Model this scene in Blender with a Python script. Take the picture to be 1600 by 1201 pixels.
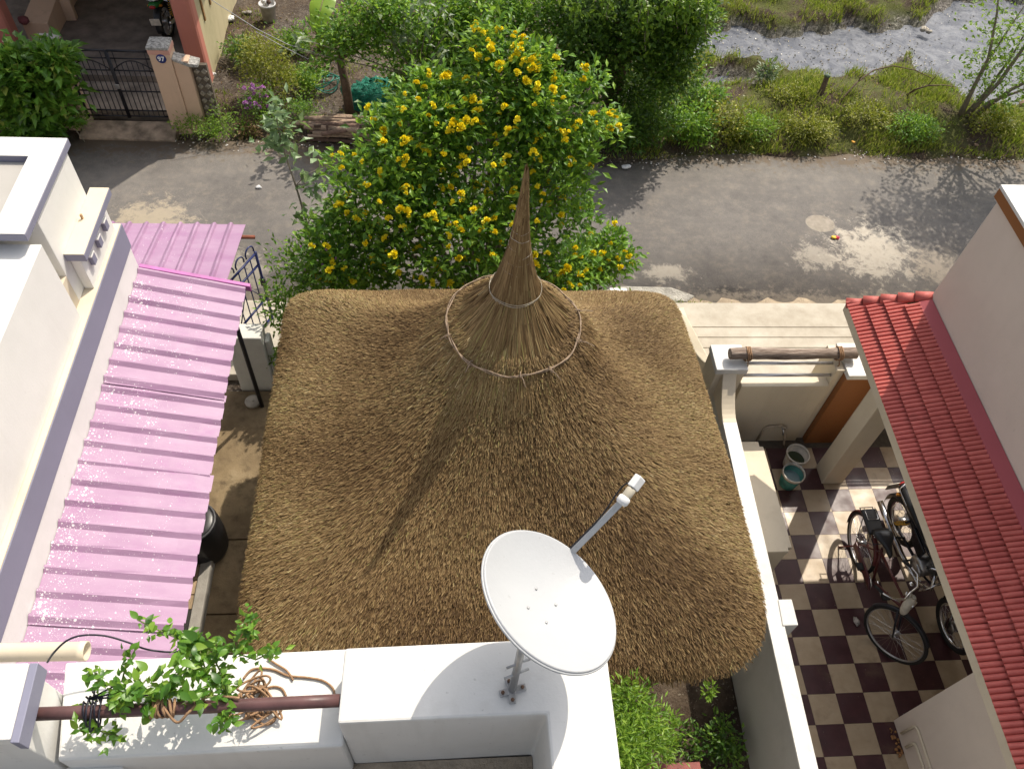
import bpy, bmesh, math, random
import numpy as np
from mathutils import Matrix, Vector
S = bpy.context.scene
for o in list(bpy.data.objects): bpy.data.objects.remove(o)
COL = S.collection
rad = math.radians

# ------------------------------------------------------------------ camera
RM = np.array([[0.9966, -0.0532, 0.0631], [-0.0048, -0.8004, -0.5995], [0.0824, 0.5971, -0.7979]])
_u, _s, _v = np.linalg.svd(RM); RM = _u @ _v              # rows: right, down, forward
FPX, CAMH = 1254.1, 8.367
cd = bpy.data.cameras.new('camera'); cam = bpy.data.objects.new('camera', cd); COL.objects.link(cam)
cd.sensor_fit = 'HORIZONTAL'; cd.sensor_width = 36; cd.lens = FPX * 36 / 1600
cd.clip_start = 0.05; cd.clip_end = 3000
mw = Matrix.Identity(4)
for i in range(3):
    mw[i][0] = RM[0][i]; mw[i][1] = -RM[1][i]; mw[i][2] = -RM[2][i]
mw[2][3] = CAMH
cam.matrix_world = mw
S.camera = cam

# ------------------------------------------------------------------ light
SUN_AZ, SUN_EL = 35.0, 52.0
w = bpy.data.worlds.new('World'); S.world = w; w.use_nodes = True
nt = w.node_tree; bg = nt.nodes['Background']
sky = nt.nodes.new('ShaderNodeTexSky'); sky.sky_type = 'NISHITA'; sky.sun_disc = False
sky.sun_elevation = rad(SUN_EL); sky.sun_rotation = rad(SUN_AZ)
sky.air_density = 1.0; sky.dust_density = 4.0; sky.ozone_density = 1.0
hs = nt.nodes.new('ShaderNodeHueSaturation'); hs.inputs['Saturation'].default_value = .42       # hazy, whitish daytime sky
nt.links.new(sky.outputs[0], hs.inputs['Color']); nt.links.new(hs.outputs[0], bg.inputs[0]); bg.inputs[1].default_value = 0.15
sd = bpy.data.lights.new('sun', 'SUN'); sun = bpy.data.objects.new('sun', sd); COL.objects.link(sun)
sd.energy = 3.7; sd.angle = rad(0.5); sd.color = (1.0, 0.91, 0.77)
sv = Vector((math.sin(rad(SUN_AZ)) * math.cos(rad(SUN_EL)), math.cos(rad(SUN_AZ)) * math.cos(rad(SUN_EL)), math.sin(rad(SUN_EL))))
sun.rotation_euler = sv.to_track_quat('Z', 'Y').to_euler()
S.view_settings.view_transform = 'Standard'; S.view_settings.look = 'None'
S.view_settings.exposure = 0.32; S.view_settings.gamma = 1.0
S.view_settings.use_curve_mapping = False
S.render.engine = 'CYCLES'
S.cycles.max_bounces = 5; S.cycles.diffuse_bounces = 3; S.cycles.glossy_bounces = 2; S.cycles.transmission_bounces = 3; S.cycles.transparent_max_bounces = 4
S.cycles.caustics_reflective = False; S.cycles.caustics_refractive = False

# ------------------------------------------------------------------ surveying helpers (photo point + known height/depth -> place)
def _ray(x, y): return RM.T @ np.array([(x - 800) / FPX, (y - 600.5) / FPX, 1.0])
def at_z(x, y, z):
    d = _ray(x, y); t = (z - CAMH) / d[2]; return Vector((t * d[0], t * d[1], z))
def at_y(x, y, Y):
    d = _ray(x, y); t = Y / d[1]; return Vector((t * d[0], Y, CAMH + t * d[2]))

# ------------------------------------------------------------------ object helpers
def tag(o, label=None, cat=None, group=None, kind=None):
    if label: o['label'] = label
    if cat: o['category'] = cat
    if group: o['group'] = group
    if kind: o['kind'] = kind
    return o
def worg(o):
    v = Vector((0, 0, 0))
    while o is not None: v = v + o.location; o = o.parent
    return v
def thing(name, label, cat, loc=(0, 0, 0), rot=(0, 0, 0), group=None):
    o = bpy.data.objects.new(name, None); COL.objects.link(o)
    o.location = loc; o.rotation_euler = rot; o.empty_display_size = .1
    return tag(o, label, cat, group)
def link_mesh(name, me, mat=None, parent=None, loc=None):
    o = bpy.data.objects.new(name, me); COL.objects.link(o)
    if mat and not me.materials: me.materials.append(mat)
    if parent: o.parent = parent
    if loc is not None: o.location = loc
    return o
def curve(pts, n=6):
    """smooth path through the points"""
    P = [Vector(p) for p in pts]; out = []
    for i in range(len(P) - 1):
        a = P[max(i - 1, 0)]; b = P[i]; c = P[i + 1]; d = P[min(i + 2, len(P) - 1)]
        for k in range(n):
            t = k / n; out.append(.5 * ((2 * b) + (c - a) * t + (2 * a - 5 * b + 4 * c - d) * t * t + (3 * b - a - 3 * c + d) * t ** 3))
    return out + [P[-1]]
class MB:
    """collects shapes for one mesh"""
    def __init__(s): s.v = []; s.f = []; s.sm = []; s.xf = None
    def add(s, vs, fs, smooth=False):
        b = len(s.v)
        for p in vs:
            p = Vector(p)
            s.v.append(tuple(s.xf @ p if s.xf else p))
        for f in fs: s.f.append(tuple(i + b for i in f)); s.sm.append(smooth)
        return s
    def hexa(s, p): return s.add(p, [(3, 2, 1, 0), (4, 5, 6, 7), (0, 1, 5, 4), (1, 2, 6, 5), (2, 3, 7, 6), (3, 0, 4, 7)])
    def box(s, x0, x1, y0, y1, z0, z1):
        return s.hexa([(x0, y0, z0), (x1, y0, z0), (x1, y1, z0), (x0, y1, z0), (x0, y0, z1), (x1, y0, z1), (x1, y1, z1), (x0, y1, z1)])
    def prism(s, poly, z0, z1):
        n = len(poly)
        zf0 = z0 if callable(z0) else (lambda x, y: z0)
        zf1 = z1 if callable(z1) else (lambda x, y: z1)
        vs = [(x, y, zf0(x, y)) for x, y in poly] + [(x, y, zf1(x, y)) for x, y in poly]
        return s.add(vs, [tuple(range(n))[::-1], tuple(range(n, 2 * n))] + [(i, (i + 1) % n, n + (i + 1) % n, n + i) for i in range(n)])
    def tube(s, path, r, n=8, cap=True, closed=False):
        P = [Vector(p) for p in path]; m = len(P)
        rr = r if isinstance(r, (list, tuple)) else [r] * m
        vs = []; u = None
        for i in range(m):
            if closed: t = P[(i + 1) % m] - P[i - 1]
            else: t = P[min(i + 1, m - 1)] - P[max(i - 1, 0)]
            t.normalize()
            if u is None: u = t.orthogonal().normalized()
            else: u = (u - t * u.dot(t)); u = u.normalized() if u.length > 1e-6 else t.orthogonal().normalized()
            b = t.cross(u)
            for k in range(n):
                a = 2 * math.pi * k / n
                vs.append(P[i] + (u * math.cos(a) + b * math.sin(a)) * rr[i])
        fs = []
        for i in range(m if closed else m - 1):
            j = (i + 1) % m
            for k in range(n): fs.append((i * n + k, i * n + (k + 1) % n, j * n + (k + 1) % n, j * n + k))
        if cap and not closed: fs += [tuple(range(n))[::-1], tuple(range((m - 1) * n, m * n))]
        return s.add(vs, fs, True)
    def lathe(s, prof, c=(0, 0, 0), n=24, axis=None, cap=True):
        """prof: (r, h) list, about +Z through c (or about the given axis)"""
        M3 = Vector(axis).to_track_quat('Z', 'Y').to_matrix() if axis is not None else Matrix.Identity(3)
        c = Vector(c); vs = []
        for r, h in prof:
            for k in range(n):
                a = 2 * math.pi * k / n
                vs.append(c + M3 @ Vector((r * math.cos(a), r * math.sin(a), h)))
        fs = []
        for i in range(len(prof) - 1):
            for k in range(n): fs.append((i * n + k, i * n + (k + 1) % n, (i + 1) * n + (k + 1) % n, (i + 1) * n + k))
        if cap: fs += [tuple(range(n))[::-1], tuple(range((len(prof) - 1) * n, len(prof) * n))]
        return s.add(vs, fs, True)
    def ball(s, c, r, n=10, m=6, jit=0, rng=None):
        rx, ry, rz = r if isinstance(r, (tuple, list)) else (r, r, r)
        vs = []; fs = []
        for i in range(m + 1):
            ph = math.pi * i / m
            for k in range(n):
                a = 2 * math.pi * k / n; q = 1 + (rng.uniform(-jit, jit) if rng else 0)
                vs.append((c[0] + rx * q * math.sin(ph) * math.cos(a), c[1] + ry * q * math.sin(ph) * math.sin(a), c[2] - rz * q * math.cos(ph)))
        for i in range(m):
            for k in range(n): fs.append((i * n + k, i * n + (k + 1) % n, (i + 1) * n + (k + 1) % n, (i + 1) * n + k))
        return s.add(vs, fs, True)
    def mesh(s, name, origin=(0, 0, 0)):
        me = bpy.data.meshes.new(name); ox, oy, oz = origin
        me.from_pydata([(x - ox, y - oy, z - oz) for x, y, z in s.v], [], s.f)
        me.polygons.foreach_set('use_smooth', s.sm); me.update()
        return me
    def build(s, name, mat, parent=None, bevel=0, world=True, solid=0):
        """world=True: shapes are in world space and the parent chain has no rotation"""
        org = worg(parent) if (parent and world) else Vector((0, 0, 0))
        o = link_mesh(name, s.mesh(name, org), mat, parent)
        if solid:
            m = o.modifiers.new('solid', 'SOLIDIFY'); m.thickness = solid; m.offset = -1
        if bevel:
            m = o.modifiers.new('bevel', 'BEVEL'); m.width = bevel; m.segments = 2; m.limit_method = 'ANGLE'; m.angle_limit = rad(40)
            m.harden_normals = False
        return o
def fast_mesh(name, V, Fc, rnd=None, smooth=False):
    V = np.asarray(V, np.float32); Fc = np.asarray(Fc, np.int32)
    me = bpy.data.meshes.new(name); k = Fc.shape[1]; n = len(Fc)
    me.vertices.add(len(V)); me.vertices.foreach_set('co', V.ravel())
    me.loops.add(n * k); me.loops.foreach_set('vertex_index', Fc.ravel())
    me.polygons.add(n); me.polygons.foreach_set('loop_start', np.arange(0, n * k, k, dtype=np.int32))
    me.polygons.foreach_set('use_smooth', np.full(n, smooth))
    me.update(calc_edges=True)
    if rnd is not None:
        a = me.attributes.new('rnd', 'FLOAT', 'FACE'); a.data.foreach_set('value', np.asarray(rnd, np.float32))
    return me
def copy_tree(o, parent=None):
    c = o.copy(); COL.objects.link(c); c.parent = parent
    for ch in list(o.children): copy_tree(ch, c)
    return c

# ------------------------------------------------------------------ materials
class NG:
    def __init__(s, name):
        s.m = bpy.data.materials.new(name); s.m.use_nodes = True; s.t = s.m.node_tree
        s.b = s.t.nodes['Principled BSDF']; s.out = s.t.nodes['Material Output']
        g = s.t.nodes.new('ShaderNodeNewGeometry'); s.pos = g.outputs['Position']
    def n(s, t): return s.t.nodes.new(t)
    def l(s, a, b): s.t.links.new(a, b)
    def noise(s, scale, detail=4, rough=.55, vec=None, dist=0):
        q = s.n('ShaderNodeTexNoise'); q.inputs['Scale'].default_value = scale; q.inputs['Detail'].default_value = detail
        q.inputs['Roughness'].default_value = rough; q.inputs['Distortion'].default_value = dist
        s.l(vec if vec is not None else s.pos, q.inputs['Vector']); return q.outputs['Fac']
    def ramp(s, fac, stops):
        r = s.n('ShaderNodeValToRGB'); e = r.color_ramp.elements
        while len(e) < len(stops): e.new(.5)
        for i, (p, c) in enumerate(stops):
            e[i].position = p
            e[i].color = (c, c, c, 1) if not isinstance(c, (tuple, list)) else (c[0], c[1], c[2], 1)
        s.l(fac, r.inputs[0]); return r.outputs[0]
    def mix(s, fac, a, b, mode='MIX'):
        q = s.n('ShaderNodeMix'); q.data_type = 'RGBA'; q.blend_type = mode
        for sock, val in ((q.inputs[0], fac), (q.inputs[6], a), (q.inputs[7], b)):
            if isinstance(val, (int, float)): sock.default_value = val
            elif isinstance(val, (tuple, list)): sock.default_value = (val[0], val[1], val[2], 1)
            else: s.l(val, sock)
        return q.outputs[2]
    def math(s, op, a, b=0.0, c=0.0):
        q = s.n('ShaderNodeMath'); q.operation = op
        for i, val in enumerate((a, b, c)):
            if isinstance(val, (int, float)): q.inputs[i].default_value = val
            else: s.l(val, q.inputs[i])
        return q.outputs[0]
    def scaled(s, vec, sc):
        q = s.n('ShaderNodeMapping'); q.inputs['Scale'].default_value = sc; s.l(vec, q.inputs[0]); return q.outputs[0]
    def blob(s, c, r, soft=.5):
        """1 inside a ground disc (elliptic r) around c, fading to 0"""
        q = s.n('ShaderNodeMapping'); q.inputs['Location'].default_value = (-c[0] / r[0], -c[1] / r[1], 0)
        q.inputs['Scale'].default_value = (1 / r[0], 1 / r[1], 0); s.l(s.pos, q.inputs[0])
        d = s.n('ShaderNodeVectorMath'); d.operation = 'LENGTH'; s.l(q.outputs[0], d.inputs[0])
        m = s.n('ShaderNodeMapRange'); m.inputs[1].default_value = 1; m.inputs[2].default_value = 1 - soft
        s.l(d.outputs['Value'], m.inputs[0]); return m.outputs[0]
    def col(s, c):
        if isinstance(c, (tuple, list)): s.b.inputs['Base Color'].default_value = (*c, 1)
        else: s.l(c, s.b.inputs['Base Color'])
        return s
    def bump(s, h, strength=.3, dist=.01):
        q = s.n('ShaderNodeBump'); q.inputs['Strength'].default_value = strength; q.inputs['Distance'].default_value = dist
        s.l(h, q.inputs['Height']); s.l(q.outputs[0], s.b.inputs['Normal']); return s
    def set(s, rough=.6, metal=0, spec=.5):
        if isinstance(rough, (int, float)): s.b.inputs['Roughness'].default_value = rough
        else: s.l(rough, s.b.inputs['Roughness'])
        s.b.inputs['Metallic'].default_value = metal; s.b.inputs['Specular IOR Level'].default_value = spec; return s
def mul(c, k): return tuple(min(1, x * k) for x in c)
MATS = {}
def plain(name, c, rough=.6, var=.12, scale=6, bump=.15, bscale=60, metal=0, spec=.4, bdist=.004):
    g = NG(name)
    g.col(g.ramp(g.noise(scale, 5), [(.3, mul(c, 1 - var)), (.7, mul(c, 1 + var))]))
    g.set(rough, metal, spec)
    if bump: g.bump(g.noise(bscale, 4), bump, bdist)
    MATS[name] = g.m; return g.m
def paint(name, c, dirt=(.35, .33, .28), amt=.35, rough=.6, streak=True):
    """wall paint over plaster: faint mottling, rain streaks and grime patches"""
    g = NG(name)
    base = g.ramp(g.noise(2.3, 6, .6), [(.25, mul(c, .93)), (.75, mul(c, 1.03))])
    m1 = g.ramp(g.noise(1.1, 7, .68), [(.52, 0.0), (.75, 1.0)])
    base = g.mix(g.math('MULTIPLY', m1, amt * .45), base, dirt)
    if streak:
        st = g.noise(7, 4, .6, g.scaled(g.pos, (1, 1, .12)))
        base = g.mix(g.math('MULTIPLY', g.ramp(st, [(.55, 0.0), (.8, 1.0)]), amt * .4), base, dirt)
    sp = g.ramp(g.noise(38, 3, .5), [(.70, 0.0), (.74, 1.0)])
    base = g.mix(g.math('MULTIPLY', sp, amt * .5), base, mul(dirt, .6))
    g.col(base).set(rough, 0, .35)
    g.bump(g.noise(55, 5, .6), .25, .004)
    MATS[name] = g.m; return g.m
def leafmat(name, stops, trans=.35, rough=.42, vein=False):
    g = NG(name); a = g.n('ShaderNodeAttribute'); a.attribute_name = 'rnd'
    oi = g.n('ShaderNodeObjectInfo')
    f = g.math('FRACT', g.math('ADD', a.outputs['Fac'], g.math('MULTIPLY', oi.outputs['Random'], .9)))
    c = g.ramp(f, stops); g.col(c).set(rough, 0, .45)
    t = g.n('ShaderNodeBsdfTranslucent'); g.l(g.mix(.32, c, (.50, .68, .06), 'MIX'), t.inputs[0])
    x = g.n('ShaderNodeMixShader'); x.inputs[0].default_value = trans
    g.l(g.b.outputs[0], x.inputs[1]); g.l(t.outputs[0], x.inputs[2]); g.l(x.outputs[0], g.out.inputs[0])
    MATS[name] = g.m; return g.m
def rndmat(name, stops, rough=.8, spec=.2, trans=0):
    g = NG(name); a = g.n('ShaderNodeAttribute'); a.attribute_name = 'rnd'
    g.col(g.ramp(a.outputs['Fac'], stops)).set(rough, 0, spec)
    MATS[name] = g.m; return g.m

WHITE = paint('white_paint', (.67, .66, .63), amt=.62)
CREAM = paint('cream_paint', (.66, .575, .44), (.40, .32, .22), .5)
HOUSEWHITE = paint('house_white_paint', (.73, .72, .69), amt=.32)
PINKISH = paint('pinkish_white_paint', (.70, .60, .52), (.48, .41, .35), .35)
GREYBAND = paint('blue_grey_paint', (.215, .215, .285), (.15, .15, .18), .3)
GARDENWALL = paint('garden_wall_paint', (.55, .54, .50), (.30, .31, .27), .6)
BROWNP = paint('brown_paint', (.27, .105, .035), (.12, .05, .02), .4)
TAN97 = paint('peach_paint', (.60, .42, .30), (.22, .16, .11), .7)
PINK97 = paint('pink_column_paint', (.52, .20, .155), (.28, .12, .09), .4)
OLDCREAM = paint('weathered_cream_paint', (.52, .45, .28), (.18, .16, .08), .9)
METALBLACK = plain('black_iron', (.014, .014, .02), .45, .3, 8, .1)
METALBLUE = plain('dark_blue_iron', (.02, .028, .11), .4, .25, 8, .1)
STEEL = plain('stainless_steel', (.72, .70, .69), .25, .05, 5, .03, metal=.55, spec=.8)
CHROME = plain('chrome', (.75, .75, .76), .12, .04, 5, 0, metal=1)
ALLOY = plain('dull_alloy', (.45, .45, .46), .35, .15, 20, .1, metal=1)
RUBBER = plain('black_rubber', (.018, .017, .016), .75, .3, 30, .2)
BLACKPL = plain('black_plastic', (.015, .015, .017), .35, .2, 10, .08)
MAROON = plain('maroon_enamel', (.085, .014, .014), .35, .3, 8, .05)
REDEN = plain('red_enamel', (.35, .02, .02), .35, .2, 8, .05)
BARK = plain('bark', (.11, .075, .05), .9, .35, 12, .8, 40, bdist=.02)
PALEBARK = plain('pale_bark', (.22, .19, .15), .9, .3, 12, .6, 40, bdist=.01)
DARKWOOD = plain('dark_timber', (.05, .026, .02), .75, .4, 14, .5, 50, bdist=.01)
GREYPL = plain('grey_concrete', (.30, .28, .25), .9, .2, 5, .5, 45, bdist=.01)
STONE = plain('pale_stone', (.40, .36, .30), .9, .25, 8, .6, 40, bdist=.01)
DARKCORE = plain('dark_interior', (.03, .028, .025), .9, .2, 4, .1)

# ================================================================== SETTING
def smooth01(a, b, x):
    t = np.clip((x - a) / (b - a), 0, 1); return t * t * (3 - 2 * t)
def hump(x, y, c, r): return np.exp(-(((x - c[0]) / r[0]) ** 2 + ((y - c[1]) / r[1]) ** 2))
def wob(x, y, k=1.0, s=0.0):
    return (np.sin(1.7 * k * x + 2.1 * k * y + s) + np.sin(-2.3 * k * x + 1.3 * k * y + 1 + s) + .6 * np.sin(3.9 * k * x + .7 + s) * np.sin(4.4 * k * y + s)) / 2.6
def ground_h(x, y):
    x = np.asarray(x, float); y = np.asarray(y, float)
    h = np.full(np.broadcast(x, y).shape, -.36)
    verge = smooth01(11.25, 11.9, y)
    h = h + verge * (.05 * wob(x, y, 1.3) + .03 * wob(x, y, 3.1, 2))
    h = h + verge * smooth01(3.8, 5, x) * (.10 + .04 * wob(x, y, 1.9, 4))
    h = h + .30 * hump(x, y, (7.4, 13.0), (1.9, .75)) + .16 * hump(x, y, (5.2, 12.4), (1.2, .7)) * smooth01(11.4, 12, y)
    h = h + .14 * hump(x, y, (9.6, 12.6), (1.2, .6)) * smooth01(11.5, 12.1, y)
    # pond basin and the wet channel reaching left
    e = .35 * wob(x, y, .9, 3) + .18 * wob(x, y, 2.6, 1) + .16 * wob(x, y, 5.1, 2)
    basin = smooth01(.25, -.35, ((x - 13.2) / 3.6) ** 2 + ((y - 15.3) / 2.6) ** 2 - 1 + e * .6)
    chan = np.maximum(smooth01(.9, -.5, ((x - 8.2) / 3.3) ** 2 + ((y - 15.35) / .85) ** 2 - 1 + e * 2.6), .8 * smooth01(.4, -.4, ((x - 5.9) / .75) ** 2 + ((y - 14.1) / .5) ** 2 - 1 + e * 1.6))
    h = h - .42 * basin * (1 - .0 * chan) - .40 * chan * (1 - basin)
    garden = smooth01(-1.95, -1.85, x) * smooth01(3.06, 2.98, x) * smooth01(7.9, 7.7, y)
    return h + garden * (.14 + .02 * wob(x, y, 4))
WATER_Z = -.545
def build_ground():
    xs = np.concatenate([[-900, -200, -60, -25], np.arange(-13, 19.01, .16), [30, 70, 220, 900]])
    ys = np.concatenate([[-900, -200, -60, -15], np.arange(-4, 22.01, .16), [34, 80, 240, 900]])
    X, Y = np.meshgrid(xs, ys); Z = ground_h(X, Y)
    V = np.stack([X, Y, Z], -1).reshape(-1, 3); nx, ny = len(xs), len(ys)
    i = np.arange(nx * ny).reshape(ny, nx)
    Fc = np.stack([i[:-1, :-1], i[:-1, 1:], i[1:, 1:], i[1:, :-1]], -1).reshape(-1, 4)
    g = NG('soil')
    c = g.ramp(g.noise(3.2, 8, .65), [(.28, (.035, .025, .018)), (.5, (.075, .053, .037)), (.72, (.15, .113, .08))])
    c = g.mix(g.ramp(g.noise(28, 3, .6), [(.62, 0.0), (.7, 1.0)]), c, (.30, .26, .20))
    grn = g.ramp(g.noise(1.6, 6, .6), [(.40, 0.0), (.55, 1.0)])
    q = g.n('ShaderNodeSeparateXYZ'); g.l(g.pos, q.inputs[0])
    right = g.n('ShaderNodeMapRange'); right.inputs[1].default_value = 3.2; right.inputs[2].default_value = 4.6; g.l(q.outputs[0], right.inputs[0])
    c = g.mix(g.math('MULTIPLY', grn, g.math('MULTIPLY', right.outputs[0], .8)), c, (.085, .10, .022))
    wet = g.n('ShaderNodeMapRange'); wet.inputs[1].default_value = -.33; wet.inputs[2].default_value = -.47; g.l(q.outputs[2], wet.inputs[0])
    c = g.mix(g.math('MULTIPLY', wet.outputs[0], .75), c, g.ramp(g.noise(16, 5, .7), [(.4, (.05, .047, .045)), (.55, (.20, .185, .17)), (.68, (.46, .43, .37))]))
    g.col(c).set(.95, 0, .2).bump(g.noise(22, 8, .7), .9, .05)
    o = link_mesh('ground', fast_mesh('ground', V, Fc, smooth=True), g.m); tag(o, 'brown soil with patchy grass on both sides of the road', 'ground', kind='structure')
build_ground()

def build_water():
    g = NG('scummy_water')
    scum = g.ramp(g.noise(2.6, 10, .72, dist=.8), [(.42, 0.0), (.62, 1.0)])
    speck = g.ramp(g.noise(30, 4, .6), [(.69, 0.0), (.72, 1.0)])
    c = g.mix(scum, (.06, .068, .09), (.16, .168, .19))
    c = g.mix(speck, c, (.40, .37, .29))
    g.col(c).set(g.ramp(g.noise(14, 6, .7), [(.4, .22), (.65, .55)]), 0, .18).bump(g.noise(40, 5, .7), .12, .006)
    V = [(3.5, 13.2, WATER_Z), (60, 12.2, WATER_Z), (60, 60, WATER_Z), (3.5, 60, WATER_Z)]
    m = MB(); m.add(V, [(0, 1, 2, 3)])
    tag(m.build('water', g.m), 'grey scummy pond water', 'water', kind='structure')
build_water()

def build_road():
    g = NG('worn_asphalt')
    fine = g.noise(95, 3, .7)
    c = g.ramp(g.noise(.8, 7, .62), [(.30, (.145, .133, .123)), (.55, (.195, .18, .165)), (.75, (.25, .23, .207))])
    c = g.mix(g.ramp(fine, [(.35, .45), (.75, 0.0)]), c, (.045, .042, .045))
    c = g.mix(g.ramp(fine, [(.62, 0.0), (.78, .55)]), c, (.34, .31, .27))
    dust = (.50, .45, .375)
    n1 = g.noise(4.5, 12, .80, dist=.4)
    def patch(cc, rr, lo, hi, colr, amt=1.0):
        nonlocal c
        f = g.math('MULTIPLY', g.ramp(g.math('ADD', g.math('MULTIPLY', g.blob(cc, (rr[0] * 1.25, rr[1] * 1.25), .95), .42), n1), [(.74, 0.0), (.84, 1.0)]), amt)
        c = g.mix(f, c, colr)
    patch((6.85, 9.1), (1.25, 1.25), .27, .40, dust, .9)          # big sandy wear by the right house
    patch((7.9, 8.8), (1.0, .8), .24, .33, (.36, .31, .25), .8)
    patch((5.9, 9.0), (.8, .55), .30, .40, dust, .6)
    patch((-4.5, 9.6), (1.2, 1.0), .28, .36, (.40, .34, .25), .8)
    patch((-3.2, 8.5), (1.3, .9), .22, .34, (.42, .38, .31), .9)
    patch((4.3, 8.15), (.8, .33), .22, .32, (.07, .066, .064), .95)  # dark tar patch
    patch((3.4, 8.6), (.8, .35), .28, .40, dust, .7)
    patch((2.9, 11.3), (1.4, .35), .22, .34, (.05, .04, .035), .9)
    patch((-1.6, 11.2), (1.6, .5), .28, .40, (.20, .15, .11), .8)
    c = g.mix(g.ramp(g.blob((6.17, 9.76), (.26, .22), .12), [(.3, 0.0), (.8, 1.0)]), c, g.ramp(g.noise(12, 5), [(.3, (.24, .21, .17)), (.7, (.34, .30, .25))]))
    long_ = g.noise(3, 5, .6, g.scaled(g.pos, (.12, 2.2, 1)))
    c = g.mix(g.ramp(long_, [(.5, 0.0), (.75, .14)]), c, (.27, .245, .215))
    mott = g.noise(5.5, 10, .75)
    c = g.mix(g.ramp(mott, [(.50, 0.0), (.68, .45)]), c, (.26, .225, .185)); c = g.mix(g.ramp(mott, [(.30, .5), (.46, 0.0)]), c, (.085, .078, .078))
    sp = g.n('ShaderNodeSeparateXYZ'); g.l(g.pos, sp.inputs[0])
    edge = g.n('ShaderNodeMapRange'); edge.inputs[1].default_value = 10.9; edge.inputs[2].default_value = 11.6; g.l(sp.outputs[1], edge.inputs[0])
    edge2 = g.n('ShaderNodeMapRange'); edge2.inputs[1].default_value = 8.5; edge2.inputs[2].default_value = 8.0; g.l(sp.outputs[1], edge2.inputs[0])
    dn = g.noise(7, 8, .75)
    c = g.mix(g.ramp(g.math('ADD', g.math('MULTIPLY', edge.outputs[0], .36), dn), [(.66, 0.0), (.80, .85)]), c, (.13, .098, .07))
    c = g.mix(g.ramp(g.math('ADD', g.math('MULTIPLY', edge2.outputs[0], .34), dn), [(.66, 0.0), (.80, .8)]), c, (.36, .31, .25))
    g.col(c).set(.88, 0, .25).bump(g.noise(120, 4, .7), .5, .006)
    rng = random.Random(4)
    near = []; far = []
    x = -40.0
    while x < 40.1:
        j = rng.uniform(-.05, .05) if -9 < x < 13 else 0
        near.append((x, 7.96 + .5 * j)); 
        yf = 11.62 - .28 * math.exp(-((x - 3.2) / 1.6) ** 2) + .1 * math.exp(-((x + 6) / 2) ** 2) + .06 * math.sin(x * 1.7) + j
        far.append((x, yf)); x += .25
    m = MB(); n = len(near)
    vs = []
    for (a, b) in zip(near, far):
        ym = (a[1] + b[1]) / 2
        vs += [(a[0], a[1], -.40), (a[0], a[1], -.305), (a[0], ym, -.285), (b[0], b[1], -.305), (b[0], b[1], -.42)]
    fs = []
    for i in range(n - 1):
        for k in range(4): fs.append((i * 5 + k, (i + 1) * 5 + k, (i + 1) * 5 + k + 1, i * 5 + k + 1))
    m.add(vs, fs, True)
    tag(m.build('road', g.m), 'worn dusty asphalt lane running across the picture', 'road', kind='structure')
build_road()

CONC = NG('pale_concrete')
_c = CONC.ramp(CONC.noise(2.4, 8, .65), [(.28, (.34, .30, .24)), (.6, (.47, .43, .36)), (.8, (.55, .51, .44))])
_c = CONC.mix(CONC.ramp(CONC.noise(30, 4, .7), [(.6, 0.0), (.75, .5)]), _c, (.24, .20, .15))
CONC.col(_c).set(.9, 0, .2).bump(CONC.noise(70, 5), .4, .006); CONC = CONC.m
YARD = NG('yard_cement')
_c = YARD.ramp(YARD.noise(1.7, 8, .66), [(.30, (.14, .10, .058)), (.6, (.26, .195, .115)), (.8, (.33, .26, .165))])
_c = YARD.mix(YARD.ramp(YARD.noise(6, 6, .7), [(.5, 0.0), (.7, .7)]), _c, (.085, .062, .04))
YARD.col(_c).set(.9, 0, .2).bump(YARD.noise(60, 6), .5, .008); YARD = YARD.m

def apron():
    t = thing('driveway_apron', 'pale concrete slab between the timber-log gateway and the road', 'driveway', (4.6, 6.9, -.3)); t['kind'] = 'structure'
    top = lambda x, y: -.05 - .10 * (y - 5.8)
    ys = [5.82, 7.02, 7.23, 7.44, 7.97]
    for a, b in zip(ys[:-1], ys[1:]):
        m = MB(); y0, y1 = a + .006, b - .006
        m.prism([(3.08, y0), (6.6, y0), (6.6, y1), (2.98 if b > 7.5 else 3.05, y1)], -.42, top)
        m.build('slab', CONC, t, .006)
    m = MB(); 
    e_ = [(2.95 + k * .12, 8.03 + .07 * math.sin(k * 1.3) + .05 * math.sin(k * 3.1 + 1) + .03 * math.sin(k * 5.7)) for k in range(31)]
    m.prism([(2.95, 7.975), (6.6, 7.975)] + e_[::-1], -.42, -.297); m.build('sandy_edge', plain('sandy_edge', (.34, .27, .19), .95, .3, 9, .8, 50, bdist=.02), t)
    m = MB(); m.prism([(2.35, 7.93), (3.0, 7.93), (3.6, 8.0), (3.75, 8.12), (3.4, 8.30), (2.6, 8.32), (2.3, 8.2)], -.42, -.275); m.build('broken_kerb', plain('broken_kerb', (.34, .32, .28), .95, .3, 7, 1, 30, bdist=.03), t, .03)
    rng = random.Random(77)
apron()
def yard_left():
    t = thing('yard_path', 'brown cement path beside the thatched hut', 'path', (-2.4, 4.5, -.3)); t['kind'] = 'structure'
    cuts = [-1.0, 1.6, 3.33, 4.20, 6.30]
    for a, b in zip(cuts[:-1], cuts[1:]):
        m = MB(); m.box(-3.06, -1.72, a + .008, b - .008, -.42, -.155 + (.006 if a == 3.33 else 0)); m.build('slab', YARD, t, .006)
    m = MB(); m.box(-3.6, -2.0, 6.62, 7.95, -.42, -.23); m.build('slab', CONC, t, .01)
yard_left()

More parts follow.
